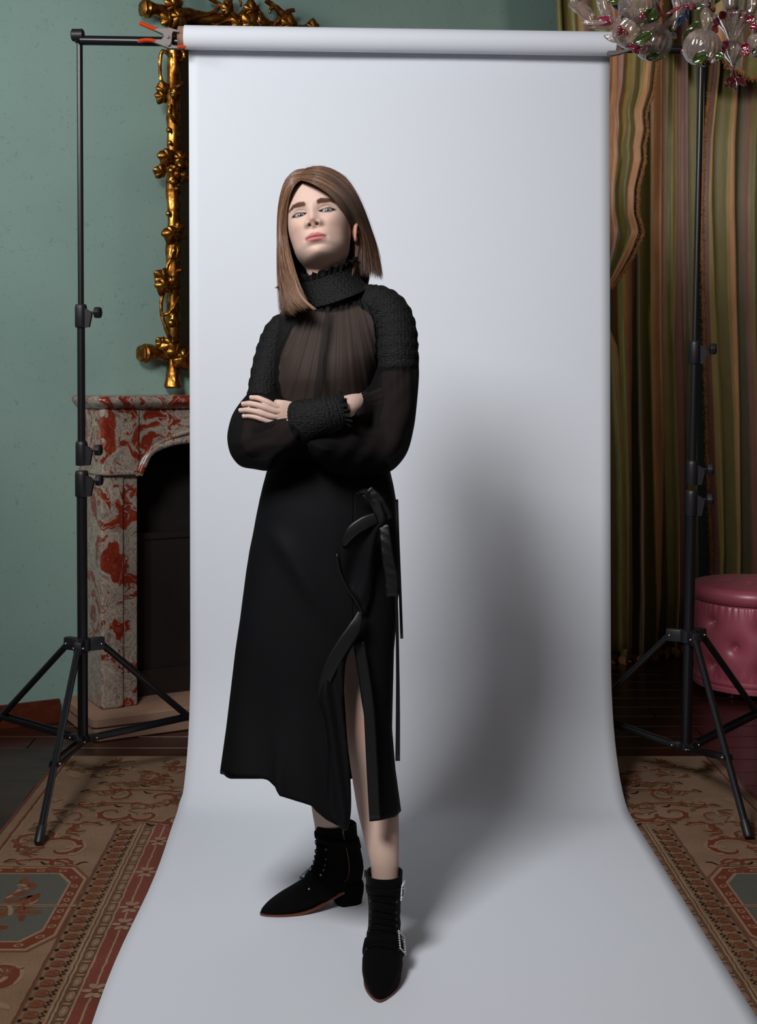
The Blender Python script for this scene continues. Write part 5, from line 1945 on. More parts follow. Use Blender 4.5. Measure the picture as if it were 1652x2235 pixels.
def mat_skin():
    m, nt, b = new_mat('skin')
    set_in(b, rough=0.55, spec=0.22, sss=0.18, sss_scale=0.006)
    b.inputs['Subsurface Radius'].default_value = (1.0, 0.35, 0.2)
    at = node(nt, 'ShaderNodeAttribute')
    at.attribute_name = 'tone'
    n = noise_node(nt, 700, 3)
    h = ramp(nt, n.outputs['Fac'], [(0.3, (0.94, 0.93, 0.92, 1)), (0.7, (1.04, 1.04, 1.04, 1))])
    mu = node(nt, 'ShaderNodeMixRGB', blend_type='MULTIPLY')
    mu.inputs['Fac'].default_value = 1
    nt.links.new(at.outputs['Color'], mu.inputs['Color1'])
    nt.links.new(h.outputs['Color'], mu.inputs['Color2'])
    nt.links.new(mu.outputs['Color'], b.inputs['Base Color'])
    bump(nt, b, n.outputs['Fac'], 0.06, 0.0006)
    return m


body = obj_from('body', V, Fc, mat_skin(), person)
ca = body.data.color_attributes.new('tone', 'FLOAT_COLOR', 'POINT')
ca.data.foreach_set('color', np.hstack([CC, np.ones((len(CC), 1))]).astype(np.float32).ravel())

# eyes
def mat_vcol(name, attr, rough, coat=0.0):
    m, nt, b = new_mat(name)
    set_in(b, rough=rough, coat=coat, coat_rough=0.02)
    at = node(nt, 'ShaderNodeAttribute')
    at.attribute_name = attr
    nt.links.new(at.outputs['Color'], b.inputs['Base Color'])
    return m


M_EYE = mat_vcol('eye_surface', 'iris', 0.15, 1.0)
for sgn in (-1, 1):
    c = hw((sgn * EYE_X, EYE_Y, 0.0))
    gaze = (Vector((0.0, 0.0, CH + 0.12)) - c).normalized()
    M = rot_to(gaze)
    v, cl = [], []
    n, m_ = 48, 44
    prof = []
    for i in range(m_ + 1):
        a = (i / m_) ** 1.5 * math.pi
        r = EYE_R * (1 + 0.05 * math.exp(-(a / 0.45) ** 4))
        for j in range(n):
            bb = 2 * math.pi * j / n
            v.append(c + M @ Vector((r * math.sin(a) * math.cos(bb), r * math.sin(a) * math.sin(bb), r * math.cos(a))))
            d = EYE_R * math.sin(min(a, 1.5))
            if d < 0.0025: q = srgb(8, 8, 10)
            elif d < 0.0062:
                k = 0.85 + 0.3 * math.sin(11 * bb) * math.sin(5 * bb)
                q = srgb(70 * k, 78 * k, 88 * k) if d < 0.0054 else srgb(44, 50, 60)
            elif d < 0.0066: q = srgb(120, 122, 128)
            else: q = srgb(160, 150, 148)
            cl.append(tuple(q))
    f = []
    for i in range(m_):
        for j in range(n):
            f.append((i * n + j, (i + 1) * n + j, (i + 1) * n + (j + 1) % n, i * n + (j + 1) % n))
    o = obj_from('eye', v, f, M_EYE, body)
    at = o.data.color_attributes.new('iris', 'FLOAT_COLOR', 'POINT')
    at.data.foreach_set('color', np.array(cl, dtype=np.float32).ravel())

# brows and lashes as fine hairs
M_BROW = plain('brow_hair', srgb(132, 98, 82), 0.6)
M_LASH = plain('lash_hair', srgb(24, 18, 18), 0.5)
rb_ = random.Random(5)
for sgn in (-1, 1):
    t = MB()
    for k in range(420):
        ddx = rb_.uniform(-0.0185, 0.0225)
        bz = 0.0185 + 0.0022 * math.exp(-((ddx - 0.010) / 0.010) ** 2) - 14.0 * max(ddx - 0.013, 0) ** 2 - 16.0 * max(-0.006 - ddx, 0) ** 2
        hgt = 0.0040 * (1 - max(0, ddx - 0.006) / 0.022) * (1 - 0.35 * max(0, -0.010 - ddx) / 0.0085)
        z0 = bz + rb_.uniform(-1, 0.9) * hgt
        L = rb_.uniform(0.005, 0.0085)
        ang = math.radians(62 - 50 * min(1, max(0, (ddx + 0.018) / 0.022)) + rb_.uniform(-14, 14))
        if ddx > 0.010: ang = math.radians(-20 + rb_.uniform(-12, 12))
        pts = []
        for q in range(4):
            u = q / 3
            x_ = sgn * (EYE_X + ddx + 0.8 * L * u * math.cos(ang))
            z_ = z0 + L * u * math.sin(ang)
            pts.append(hw((x_, face_y(x_, z_) - 0.0004 - 0.0014 * u, z_)))
        t.tube(pts, [0.00017, 0.00017, 0.00013, 0.00006], 3)
    o = t.build('eyebrow', M_BROW, body)
    t = MB()
    for k in range(46):
        ddx = -0.0140 + 0.0295 * k / 45
        q = max(0.0, 1 - (ddx / 0.0152) ** 2)
        z0 = 0.0034 * q ** 0.75 + 0.055 * ddx
        x0 = sgn * (EYE_X + ddx)
        y0 = face_y(x0, z0 + 0.0008) - 0.0002
        L = 0.0028 + 0.0018 * (ddx > 0)
        fan = ddx / 0.0148 * 0.6
        pts = [hw((x0 + sgn * fan * L * u, y0 - L * 0.8 * u, z0 - 0.0008 + L * (0.30 * u * u - 0.25 * u))) for u in (0, 0.4, 0.75, 1)]
        t.tube(pts, [0.00024, 0.0002, 0.00014, 0.00005], 3)
        if k % 2 == 0:
            zl = -0.0050 * q ** 0.8 + 0.055 * ddx
            y0 = face_y(x0, zl - 0.0008)
            pts = [hw((x0 + sgn * fan * 0.003 * u, y0 - 0.0025 * u, zl - 0.003 * u * u)) for u in (0, 0.5, 1)]
            t.tube(pts, [0.00016, 0.00012, 0.00005], 3)
    t.build('eyelashes', M_LASH, body)

# ------------------------------------------------------------------ hair
def mat_hair():
    m, nt, b = new_mat('light_brown_hair')
    set_in(b, rough=0.40, spec=0.42, sheen=0.1)
    at = node(nt, 'ShaderNodeAttribute')
    at.attribute_name = 'strand'
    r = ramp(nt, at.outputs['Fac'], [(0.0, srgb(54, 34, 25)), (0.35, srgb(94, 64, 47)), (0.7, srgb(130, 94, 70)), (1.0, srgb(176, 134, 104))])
    nt.links.new(r.outputs['Color'], b.inputs['Base Color'])
    return m


hv, hf, hc = [], [], []


def strand(P, r0, tone, seg=3):
    """P: n x 3 path; a thin three-sided tube"""
    global hv
    n = len(P)
    T = np.gradient(P, axis=0)
    T /= (np.linalg.norm(T, axis=1)[:, None] + 1e-12)
    ref = np.array([0.0, 1.0, 0.15])
    A = np.cross(T, ref)
    A /= (np.linalg.norm(A, axis=1)[:, None] + 1e-9)
    B = np.cross(T, A)
    u = np.linspace(0, 1, n)
    rad = r0 * np.minimum(1, 0.5 + 3 * u) * np.sqrt(np.clip(1.02 - u ** 5, 0.02, 1))
    k = sum(len(q) for q in hv)
    ring = []
    for j in range(seg):
        th = 2 * math.pi * j / seg
        ring.append(P + (A * math.cos(th) + B * math.sin(th)) * rad[:, None])
    R = np.stack(ring, 1).reshape(-1, 3)
    hv.append(R)
    i, j = np.meshgrid(np.arange(n - 1), np.arange(seg), indexing='ij')
    a = k + i * seg + j
    b2 = k + i * seg + (j + 1) % seg
    hf.append(np.stack([a, b2, b2 + seg, a + seg], -1).reshape(-1, 4))
    hc.append(np.full(n * seg, tone))


def guides_to_strands(guides, count, seed, r0=0.00042, jit=0.0025, tone=(0.3, 0.7), n=22, depth=0.006, tip=0.10, skew=1.0, wav=0.0015):
    """strands interpolated between guide curves, each (px, py, d) points"""
    rr = np.random.default_rng(seed)
    G = np.stack([smooth_path([tuple(W(*p)) for p in g], 40) for g in guides])      # g x 40 x 3
    ng = len(G)
    for k in range(count):
        u = rr.random() ** skew * (ng - 1)
        i = min(int(u), ng - 2)
        w = u - i
        P = G[i] * (1 - w) + G[i + 1] * w
        end = 1 - tip * (0.6 * rr.random() ** 1.3 + 0.4 * (0.5 + 0.5 * math.sin(u * 21.0)) * (0.6 + 0.4 * rr.random()))
        t = np.linspace(0, 1, n) * end * 39
        idx = np.minimum(t.astype(int), 38)
        Q = P[idx] * (1 - (t - idx))[:, None] + P[idx + 1] * (t - idx)[:, None]
        s = np.linspace(0, 1, n)[:, None]
        clump = math.sin(u * 23.0) * 0.5
        off = rr.normal(0, jit, 3) * np.array([1, 0.6, 0.6])
        Q = Q + off * (0.25 + s) + np.array([0, depth * (rr.random() - 0.35), 0]) * np.minimum(1, s * 4)
        Q = Q + np.array([wav, wav, 0]) * np.sin(s * (5 + 4 * rr.random()) + rr.random() * 6.28) * s
        Q = Q + np.array([0.004 * clump, 0, 0]) * s ** 2
        tn = tone[0] + (tone[1] - tone[0]) * min(1, max(0, 0.5 + 0.28 * rr.normal() + 0.25 * math.sin(u * 17)))
        strand(Q, r0 * rr.uniform(0.7, 1.25), tn)


# scalp cap under the strands: an offset of the head above the hairline
capv = []
cap_rows = []
th_c = np.linspace(-math.pi, math.pi, 96, endpoint=False)
for phi in np.linspace(0.0, 1.0, 40):
    row = []
    for th in th_c:
        cf = math.cos(th)
        # how far down the cap reaches: forehead high, sides and back low
        zlow = float(np.interp(abs(th), [0, 0.6, 1.0, 1.35, 1.7, 2.2, 3.2], [0.076, 0.074, 0.040, 0.006, -0.030, -0.060, -0.075]))
        z = 0.1185 + (zlow - 0.1185) * phi ** 1.25
        w = float(np.interp(-z, -HT[:, 0], HT[:, 1]))
        dd = float(np.interp(-z, -HT[:, 0], HT[:, 2 if cf > 0 else 3]))
        if z < -0.03 and cf < 0.05:
            w, dd = max(w, 0.066), max(dd, 0.080)
        nn = 2.15
        r = ((abs(math.sin(th)) / (w + 1e-6)) ** nn + (abs(cf) / (dd + 1e-6)) ** nn) ** (-1 / nn)
        lift = 0.009 * min(1, (1 - phi) * 6 + (0.5 if cf < 0.2 else 0.0))
        k = (r + lift) / (r + 1e-6) if r > 1e-4 else 1.0
        row.append(np.array(hw((r * math.sin(th) * k, -r * cf * k, z + lift * max(0, 1 - phi * 2.2)))))
    cap_rows.append(row)
R = np.array(cap_rows)
nrow, ncol = R.shape[:2]
hv.append(R.reshape(-1, 3))
i, j = np.meshgrid(np.arange(nrow - 1), np.arange(ncol), indexing='ij')
a = i * ncol + j
b2 = i * ncol + (j + 1) % ncol
hf.append(np.stack([a, a + ncol, b2 + ncol, b2], -1).reshape(-1, 4))
hc.append(np.full(nrow * ncol, 0.22))

# left side (viewer's left): from the parting down past the cheek to the chest
gL = [[(657, 392, 2.975), (643, 403, 2.965), (631, 428, 2.967), (624, 462, 2.985), (621, 500, 2.995), (624, 535, 2.99), (632, 568, 2.965), (645, 612, 2.935), (662, 652, 2.915), (684, 674, 2.905)],
      [(657, 388, 2.985), (640, 398, 2.975), (626, 425, 2.98), (618, 465, 2.995), (616, 510, 3.0), (618, 550, 2.985), (624, 595, 2.955), (634, 632, 2.925), (648, 660, 2.91), (668, 676, 2.905)],
      [(658, 384, 2.995), (637, 392, 2.99), (621, 420, 2.995), (613, 465, 3.005), (611, 515, 3.005), (612, 560, 2.99), (616, 605, 2.965), (622, 645, 2.94), (630, 675, 2.93), (640, 694, 2.93)],
      [(660, 378, 3.005), (638, 385, 3.005), (619, 412, 3.01), (611, 460, 3.015), (609, 515, 3.02), (609, 565, 3.005), (611, 610, 2.985), (613, 645, 2.965), (614, 670, 2.955), (615, 684, 2.95)],
      [(662, 373, 3.02), (640, 379, 3.02), (620, 405, 3.025), (610, 455, 3.03), (608, 515, 3.035), (610, 570, 3.03), (614, 620, 3.01), (616, 655, 2.99), (616, 678, 2.98), (614, 690, 2.98)],
      [(664, 368, 3.04), (645, 373, 3.04), (625, 396, 3.045), (612, 445, 3.05), (610, 510, 3.06), (615, 570, 3.06), (622, 625, 3.04), (628, 660, 3.02), (630, 685, 3.0), (632, 700, 2.99)]]
guides_to_strands(gL, 1700, 11, tone=(0.2, 0.85), tip=0.34)
guides_to_strands(gL[:3], 500, 12, tone=(0.45, 1.0), tip=0.22, depth=0.004)
# flicks
guides_to_strands([[(612, 560, 3.0), (612, 600, 2.985), (607, 622, 2.975), (600, 631, 2.97)], [(616, 555, 2.995), (616, 600, 2.98), (610, 622, 2.97), (603, 629, 2.965)]], 40, 13, tone=(0.4, 0.8), jit=0.0012)
guides_to_strands([[(640, 600, 2.93), (655, 640, 2.91), (675, 664, 2.90), (690, 677, 2.895)], [(648, 620, 2.93), (660, 650, 2.91), (674, 666, 2.90), (686, 676, 2.897)]], 60, 14, tone=(0.6, 1.0), jit=0.0012)
# right side: swept across the forehead, tucked behind the ear, down behind the shoulder
gR = [[(656, 393, 2.968), (674, 397, 2.947), (700, 410, 2.940), (728, 432, 2.950), (748, 458, 2.975), (760, 480, 3.003), (771, 492, 3.030), (778, 520, 3.045), (776, 560, 3.04), (770, 598, 3.02)],
      [(656, 390, 2.972), (678, 392, 2.950), (708, 405, 2.945), (736, 428, 2.957), (756, 455, 2.985), (770, 480, 3.015), (783, 505, 3.040), (788, 540, 3.05), (788, 575, 3.045), (784, 605, 3.035)],
      [(657, 386, 2.98), (682, 386, 2.958), (714, 399, 2.955), (744, 424, 2.968), (766, 455, 2.998), (781, 485, 3.028), (792, 515, 3.05), (798, 550, 3.06), (801, 582, 3.06), (802, 608, 3.055)],
      [(658, 381, 2.992), (685, 378, 2.972), (718, 390, 2.970), (750, 417, 2.985), (773, 452, 3.012), (788, 485, 3.040), (800, 518, 3.06), (808, 553, 3.07), (813, 585, 3.07), (816, 610, 3.065)],
      [(661, 375, 3.008), (688, 370, 2.992), (720, 380, 2.992), (753, 405, 3.005), (777, 442, 3.028), (793, 480, 3.052), (806, 518, 3.07), (816, 555, 3.08), (823, 588, 3.08), (827, 612, 3.075)],
      [(666, 369, 3.028), (690, 364, 3.02), (720, 371, 3.022), (752, 393, 3.032), (777, 430, 3.05), (796, 475, 3.07), (811, 518, 3.085), (821, 556, 3.09), (828, 590, 3.09), (832, 613, 3.085)],
      [(672, 366, 3.05), (695, 363, 3.05), (722, 369, 3.055), (752, 389, 3.062), (777, 427, 3.075), (796, 473, 3.09), (810, 517, 3.10), (820, 556, 3.105), (826, 588, 3.10), (829, 608, 3.095)]]
guides_to_strands(gR, 2300, 21, tone=(0.08, 0.68), tip=0.24)
guides_to_strands(gR[:4], 500, 22, tone=(0.30, 0.9), tip=0.18, depth=0.004)
guides_to_strands([[(777, 520, 3.045), (774, 560, 3.03), (769, 590, 3.01), (764, 604, 3.0)], [(784, 520, 3.045), (780, 560, 3.035), (774, 590, 3.02), (770, 606, 3.01)]], 70, 23, tone=(0.5, 1.0), jit=0.001)
# hair behind the neck
guides_to_strands([[(650, 430, 3.10), (640, 500, 3.12), (640, 560, 3.11), (648, 620, 3.09), (650, 650, 3.08)], [(690, 420, 3.14), (690, 500, 3.15), (700, 560, 3.14), (705, 610, 3.13), (706, 630, 3.13)],
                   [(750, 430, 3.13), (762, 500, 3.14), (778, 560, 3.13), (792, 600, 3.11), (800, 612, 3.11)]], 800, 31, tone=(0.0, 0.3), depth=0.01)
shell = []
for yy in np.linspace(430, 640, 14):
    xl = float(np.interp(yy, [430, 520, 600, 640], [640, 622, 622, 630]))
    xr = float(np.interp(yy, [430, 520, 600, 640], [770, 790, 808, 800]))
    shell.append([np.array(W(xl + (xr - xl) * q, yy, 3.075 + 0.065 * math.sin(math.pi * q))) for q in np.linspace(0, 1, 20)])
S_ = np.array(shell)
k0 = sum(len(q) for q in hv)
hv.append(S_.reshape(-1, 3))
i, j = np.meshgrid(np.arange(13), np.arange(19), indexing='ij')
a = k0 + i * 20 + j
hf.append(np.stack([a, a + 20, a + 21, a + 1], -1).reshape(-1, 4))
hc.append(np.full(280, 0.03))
# fly-aways along the crown
rfl = np.random.default_rng(4)
for k in range(60):
    x0 = 628 + rfl.random() * 150
    y0 = np.interp(x0, [628, 640, 660, 685, 715, 745, 775, 790], [405, 386, 372, 364, 367, 386, 425, 460]) + 3
    dx = rfl.normal(0, 7)
    P = smooth_path([tuple(W(x0, y0, 3.04)), tuple(W(x0 + dx * 0.5, y0 - 4 - 5 * rfl.random(), 3.04)), tuple(W(x0 + dx * 1.2, y0 - 3 + 6 * rfl.random(), 3.03)), tuple(W(x0 + dx * 2.0 + 4, y0 + 10 + 8 * rfl.random(), 3.03))], 10)
    strand(P, 0.00016, 0.5)
HVv = np.vstack(hv)
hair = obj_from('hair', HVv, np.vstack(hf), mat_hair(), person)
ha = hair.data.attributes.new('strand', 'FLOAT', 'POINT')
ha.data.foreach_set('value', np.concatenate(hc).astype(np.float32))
# ------------------------------------------------------------------ clothes
def mat_cloth(name, col, rough=0.8, alpha=1.0, weave=900, bstr=0.1, sheen=0.0, spec=0.2):
    m, nt, b = new_mat(name)
    set_in(b, color=col, rough=rough, spec=spec, sheen=sheen, alpha=alpha)
    n = noise_node(nt, weave, 2)
    bump(nt, b, n.outputs['Fac'], bstr, 0.001)
    return m


def mat_smock():
    m, nt, b = new_mat('black_smocking')
    set_in(b, color=(0.006, 0.006, 0.006, 1), rough=0.75, spec=0.25)
    tc = node(nt, 'ShaderNodeTexCoord')
    mp = node(nt, 'ShaderNodeMapping')
    mp.inputs['Scale'].default_value = (1.0, 1.0, 1.9)
    nt.links.new(tc.outputs['Object'], mp.inputs['Vector'])
    v = node(nt, 'ShaderNodeTexVoronoi', feature='F1')
    v.inputs['Scale'].default_value = 125
    v.inputs['Randomness'].default_value = 0.55
    nt.links.new(mp.outputs['Vector'], v.inputs['Vector'])
    bump(nt, b, v.outputs['Distance'], 0.6, 0.005).invert = True
    r = ramp(nt, v.outputs['Distance'], [(0.15, (0.0070, 0.0066, 0.0064, 1)), (0.75, (0.002, 0.002, 0.002, 1))])
    nt.links.new(r.outputs['Color'], b.inputs['Base Color'])
    return m


M_SMOCK = mat_smock()
M_SHEER = mat_cloth('black_chiffon', (0.006, 0.0055, 0.0055, 1), 0.7, 0.75, 1500, 0.05)
M_SHEER2 = mat_cloth('black_chiffon_sleeve', (0.006, 0.0055, 0.0055, 1), 0.9, 0.87, 1500, 0.05, 0.0, 0.05)
M_SHEER3 = mat_cloth('black_chiffon_gathered', (0.005, 0.005, 0.005, 1), 0.7, 0.97, 1500, 0.05)
M_PLACK = mat_cloth('black_chiffon_placket', (0.005, 0.005, 0.005, 1), 0.7, 0.42, 1500, 0.05)
M_CREPE = mat_cloth('black_crepe', (0.0038, 0.0038, 0.0046, 1), 0.72, 1.0, 1400, 0.12, 0.0, 0.12)
M_SATINB = mat_cloth('black_satin', (0.005, 0.005, 0.005, 1), 0.40, 1.0, 1200, 0.22, 0.0, 0.4)
M_VELVET = mat_cloth('black_velvet', (0.0022, 0.0022, 0.0026, 1), 0.9, 1.0, 900, 0.2, 0.02, 0.08)


def poly_smooth(poly, n=200):
    P = np.array(list(poly) + [poly[0], poly[1], poly[2]], float)
    B = np.vstack([poly[-1], P])
    m = len(poly)
    out = []
    for k in range(n):
        t = k / n * m
        i = int(t)
        u = t - i
        p0, p1, p2, p3 = B[i], B[i + 1], B[i + 2], B[i + 3]
        q = 0.5 * ((2 * p1) + (-p0 + p2) * u + (2 * p0 - 5 * p1 + 4 * p2 - p3) * u * u + (-p0 + 3 * p1 - 3 * p2 + p3) * u ** 3)
        out.append(q)
    return np.array(out)


def inflate(poly, dfun, T, rpx, cell=4.0, fold=None, back=1.0, smooth=True):
    """a closed puffed volume whose outline is poly (photo pixels), at depth dfun, half thickness T (m)"""
    Q = poly_smooth(poly) if smooth else np.array(poly, float)
    x0, y0 = Q.min(0) - cell
    x1, y1 = Q.max(0) + cell
    gx = np.arange(x0, x1 + cell, cell)
    gy = np.arange(y0, y1 + cell, cell)
    GX, GY = np.meshgrid(gx, gy)
    P = np.stack([GX.ravel(), GY.ravel()], -1)
    A, B = Q, np.roll(Q, -1, 0)
    AB = B - A
    L2 = (AB ** 2).sum(1) + 1e-9
    best = np.full(len(P), 1e9)
    near = np.zeros_like(P)
    inside = np.zeros(len(P), bool)
    for k in range(len(Q)):
        t = np.clip(((P - A[k]) @ AB[k]) / L2[k], 0, 1)
        c = A[k] + t[:, None] * AB[k]
        d = np.linalg.norm(P - c, axis=1)
        m = d < best
        best[m] = d[m]
        near[m] = c[m]
        cond = (A[k, 1] > P[:, 1]) != (B[k, 1] > P[:, 1])
        xi = A[k, 0] + (P[:, 1] - A[k, 1]) / (AB[k, 1] if abs(AB[k, 1]) > 1e-9 else 1e-9) * AB[k, 0]
        inside ^= cond & (P[:, 0] < xi)
    sd = np.where(inside, best, -best)
    keep = sd > -0.5 * cell
    snap = keep & (sd < 0.5 * cell)
    P[snap] = near[snap]
    sd[snap] = 0.0
    nr, nc = GX.shape
    vs, fs = [], []
    idx = -np.ones(len(P), int)
    fr, bk = [], []
    for k in np.nonzero(keep)[0]:
        idx[k] = len(fr)
        x, y = P[k]
        d = dfun(x, y)
        q = min(1.0, max(0.0, sd[k]) / rpx)
        h = (T(x, y) if callable(T) else T) * math.sqrt(max(0, 1 - (1 - q) ** 2))
        fd = fold(x, y) * q if fold else 0.0
        fr.append(W(x, y, d - h + fd))
        bk.append(W(x, y, d + h * back))
    n = len(fr)
    vs = fr + bk
    for i in range(nr - 1):
        for j in range(nc - 1):
            q = [idx[i * nc + j], idx[(i + 1) * nc + j], idx[(i + 1) * nc + j + 1], idx[i * nc + j + 1]]
            w = [a for a in q if a >= 0]
            if len(w) == 4:
                fs.append(tuple(w))
                fs.append(tuple(n + a for a in reversed(w)))
            elif len(w) == 3:
                fs.append(tuple(w))
                fs.append(tuple(n + a for a in reversed(w)))
    bm = bmesh.new()
    bv = [bm.verts.new(tuple(p)) for p in vs]
    for f in fs:
        try: bm.faces.new([bv[a] for a in f])
        except ValueError: pass
    bmesh.ops.remove_doubles(bm, verts=bm.verts, dist=2e-5)
    for v in [v for v in bm.verts if not v.link_faces]: bm.verts.remove(v)
    bm.verts.ensure_lookup_table()
    bm.verts.index_update()
    V = [v.co.copy() for v in bm.verts]
    Fq = [tuple(v.index for v in f.verts) for f in bm.faces]
    bm.free()
    return V, Fq


def inside_poly(x, y, poly):
    r = False
    for (ax, ay), (bx, by) in zip(poly, poly[1:] + poly[:1]):
        if (ay > y) != (by > y) and x < ax + (y - ay) / (by - ay) * (bx - ax): r = not r
    return r


blouse = empty('blouse', (-0.05, 3.05, 1.2), person)
blouse['label'] = 'black high-necked blouse with smocked yoke and sheer balloon sleeves'
# --- torso: one surface split into the sheer front and the smocked yoke
SHEER = [(672, 668), (690, 664), (716, 662), (742, 655), (768, 647), (792, 648), (806, 662), (815, 700), (820, 745), (822, 790), (815, 830), (806, 870), (806, 1045), (584, 1045), (588, 860), (596, 810), (608, 762), (632, 712), (652, 690)]
NP = 480
ph = []
for j in range(NP):
    s = j / NP
    ph.append(-math.pi + 2 * math.pi * s)
rowsT = []
pys = np.concatenate([np.linspace(612, 700, 84), np.linspace(701.5, 1040, 170)])
for py in pys:
    ring = torso_ring(py, 0.0, NP, ph)
    xl, xr = (float(np.interp(py, TTn[:, 0], TTn[:, k])) for k in (1, 2))
    out = []
    for j, p in enumerate(ring):
        c = math.cos(ph[j])
        px = CX + F * p.x / p.y
        if c > 0.15 and inside_poly(px, py, SHEER):
            # gathers fan out from the neckline
            s = (px - 742) / (0.42 + (py - 640) / 330.0)
            amp = 0.0042 * math.exp(-max(0, py - 690) / 260.0)
            k = math.sin(s * 0.235 + 0.7 * math.sin(s * 0.061)) + 0.5 * math.sin(s * 0.43 + 1.1) + 0.8 * math.sin(s * 0.10 + 0.5)
            p = p + Vector((0, -0.006 - amp * k, 0))
        elif py < 690:
            p = p + Vector((0, -0.002, 0))
        out.append(p)
    rowsT.append(out)
Vt = [p for r in rowsT for p in r]
fa, fb = [], []
for i in range(len(pys) - 1):
    for j in range(NP):
        q = (i * NP + j, (i + 1) * NP + j, (i + 1) * NP + (j + 1) % NP, i * NP + (j + 1) % NP)
        c = sum((Vt[k] for k in q), Vector((0, 0, 0))) / 4
        px, py = CX + F * c.x / c.y, CY + (CH - c.z) / c.y * F
        front = math.cos((ph[j] + ph[(j + 1) % NP]) / 2 if j < NP - 1 else math.pi) > 0.15
        (fa if (front and inside_poly(px, py, SHEER)) else fb).append(q)


def compact(V, Fq):
    used = sorted({i for q in Fq for i in q})
    mp = {a: k for k, a in enumerate(used)}
    return [V[i] for i in used], [tuple(mp[i] for i in q) for q in Fq]


v_, f_ = compact(Vt, fa)
so = obj_from('sheer_front', v_, f_, M_SHEER, blouse)
so['label'] = 'sheer gathered chiffon front'
v_, f_ = compact(Vt, fb)
yo = obj_from('smocked_yoke', v_, f_, M_SMOCK, blouse)


def band(pts, wid, mat, name, parent, n=30, thick=0.0015, roll=None, d_off=0.0, crinkle=0.0):
    """a flat ribbon through photo points (px, py, d); width (px) spreads across the path in the picture plane"""
    S = smooth_path([tuple(p) for p in pts], n)
    ws = np.interp(np.linspace(0, 1, n), np.linspace(0, 1, len(wid)), wid)
    rows = []
    for i in range(n):
        a, b = S[max(i - 1, 0)], S[min(i + 1, n - 1)]
        t = (b - a)[:2]
        t = t / (np.linalg.norm(t) + 1e-9)
        nx, ny = -t[1], t[0]
        row = []
        for q in np.linspace(-0.5, 0.5, 7):
            bow = (0.25 - q * q) * 0.004 if roll is None else roll * q
            row.append(W(S[i][0] + nx * ws[i] * q, S[i][1] + ny * ws[i] * q, S[i][2] - bow + d_off + crinkle * math.sin(i * 1.7 + q * 5)))
        rows.append(row)
    t = MB()
    t.sheet(rows)
    o = t.build(name, mat, parent, sharp=None)
    o.modifiers.new('thickness', 'SOLIDIFY').thickness = thick
    return o


# dark placket down the front
band([(716, 668, 2.952), (711, 720, 2.925), (704, 780, 2.905), (696, 840, 2.90), (690, 885, 2.91)], [8, 16, 18, 18, 16], M_PLACK, 'placket', blouse, roll=0.0)
# --- collar: smocked stand collar with a frilled edge
cols_ = []
CT = [(650, 668, 806, 3.040, 0.086), (640, 664, 796, 3.042, 0.080), (622, 660, 784, 3.045, 0.072), (604, 660, 778, 3.046, 0.068), (594, 661, 777, 3.046, 0.068)]
tilt_c = 0.26
rr_c = []
NC = 120
for i, (py, xl, xr, dc, hd) in enumerate(smooth_path(CT, 18)):
    ring = []
    for j in range(NC):
        th = 2 * math.pi * j / NC
        k = dc / F
        x = (xl + xr) / 2 + (xr - xl) / 2 * math.sin(th)
        pyy = py - 0.34 * (x - (xl + xr) / 2) + 7 * math.cos(th)
        cr = 0.0012 * math.sin(th * 34 + i)
        ring.append(W(x, pyy, dc - (hd + cr) * math.cos(th)))
    rr_c.append(ring)
t = MB()
t.loft(rr_c, False, False)
co = t.build('collar', M_SMOCK, blouse)
co.modifiers.new('thickness', 'SOLIDIFY').thickness = 0.003
# frill
top = rr_c[-1]
cen = sum(top, Vector()) / NC
rows = []
for i in range(8):
    u = i / 7
    row = []
    for j in range(NC * 3):
        th = 2 * math.pi * j / (NC * 3)
        a, b = top[j // 3], top[(j // 3 + 1) % NC]
        p = a.lerp(b, (j % 3) / 3)
        outv = (p - cen)
        outv.z = 0
        outv.normalize()
        wv = math.sin(th * 26 + 1.6 * math.sin(3 * th)) + 0.4 * math.sin(th * 41)
        row.append(p + Vector((0, 0, 0.016 * u + 0.003 * u * math.sin(th * 17))) + outv * (0.0055 * wv * u ** 0.8 + 0.003 * u))
    rows.append(row)
t = MB()
t.loft(rows, False, False)
fo = t.build('collar_frill', M_CREPE, blouse, sharp=None)
fo.modifiers.new('thickness', 'SOLIDIFY').thickness = 0.001

# --- smocked upper sleeves
def sleeve(pts, name, rip=0.0015, n=46, seg=64):
    S = smooth_path([p for p in pts], n)
    path = [W(p[0], p[1], p[2]) for p in S]
    P, fr = frames(path)
    rings = []
    for i, (p, (tt, a, b)) in enumerate(zip(P, fr)):
        r = S[i][3]
        rings.append([p + (a * math.cos(2 * math.pi * j / seg) + b * math.sin(2 * math.pi * j / seg)) * (r + rip * math.sin(i * 1.9) + 0.0008 * math.sin(j * 2.3 + i)) for j in range(seg)])
    t = MB()
    t.loft(rings)
    return t.build(name, M_SMOCK, blouse)


sleeve([(758, 648, 3.056, 0.030), (782, 656, 3.045, 0.040), (806, 665, 3.03, 0.047), (830, 672, 3.02, 0.050), (850, 690, 3.008, 0.0505), (862, 722, 2.995, 0.0495), (865, 765, 2.985, 0.0500), (867, 806, 2.98, 0.0475)], 'smocked_sleeve')
sleeve([(690, 676, 3.07, 0.030), (668, 690, 3.07, 0.033), (648, 702, 3.065, 0.035), (632, 712, 3.06, 0.036), (614, 724, 3.052, 0.0375), (600, 752, 3.045, 0.0380), (588, 790, 3.03, 0.0370), (578, 832, 3.01, 0.0355), (571, 872, 2.99, 0.0340)], 'smocked_sleeve')

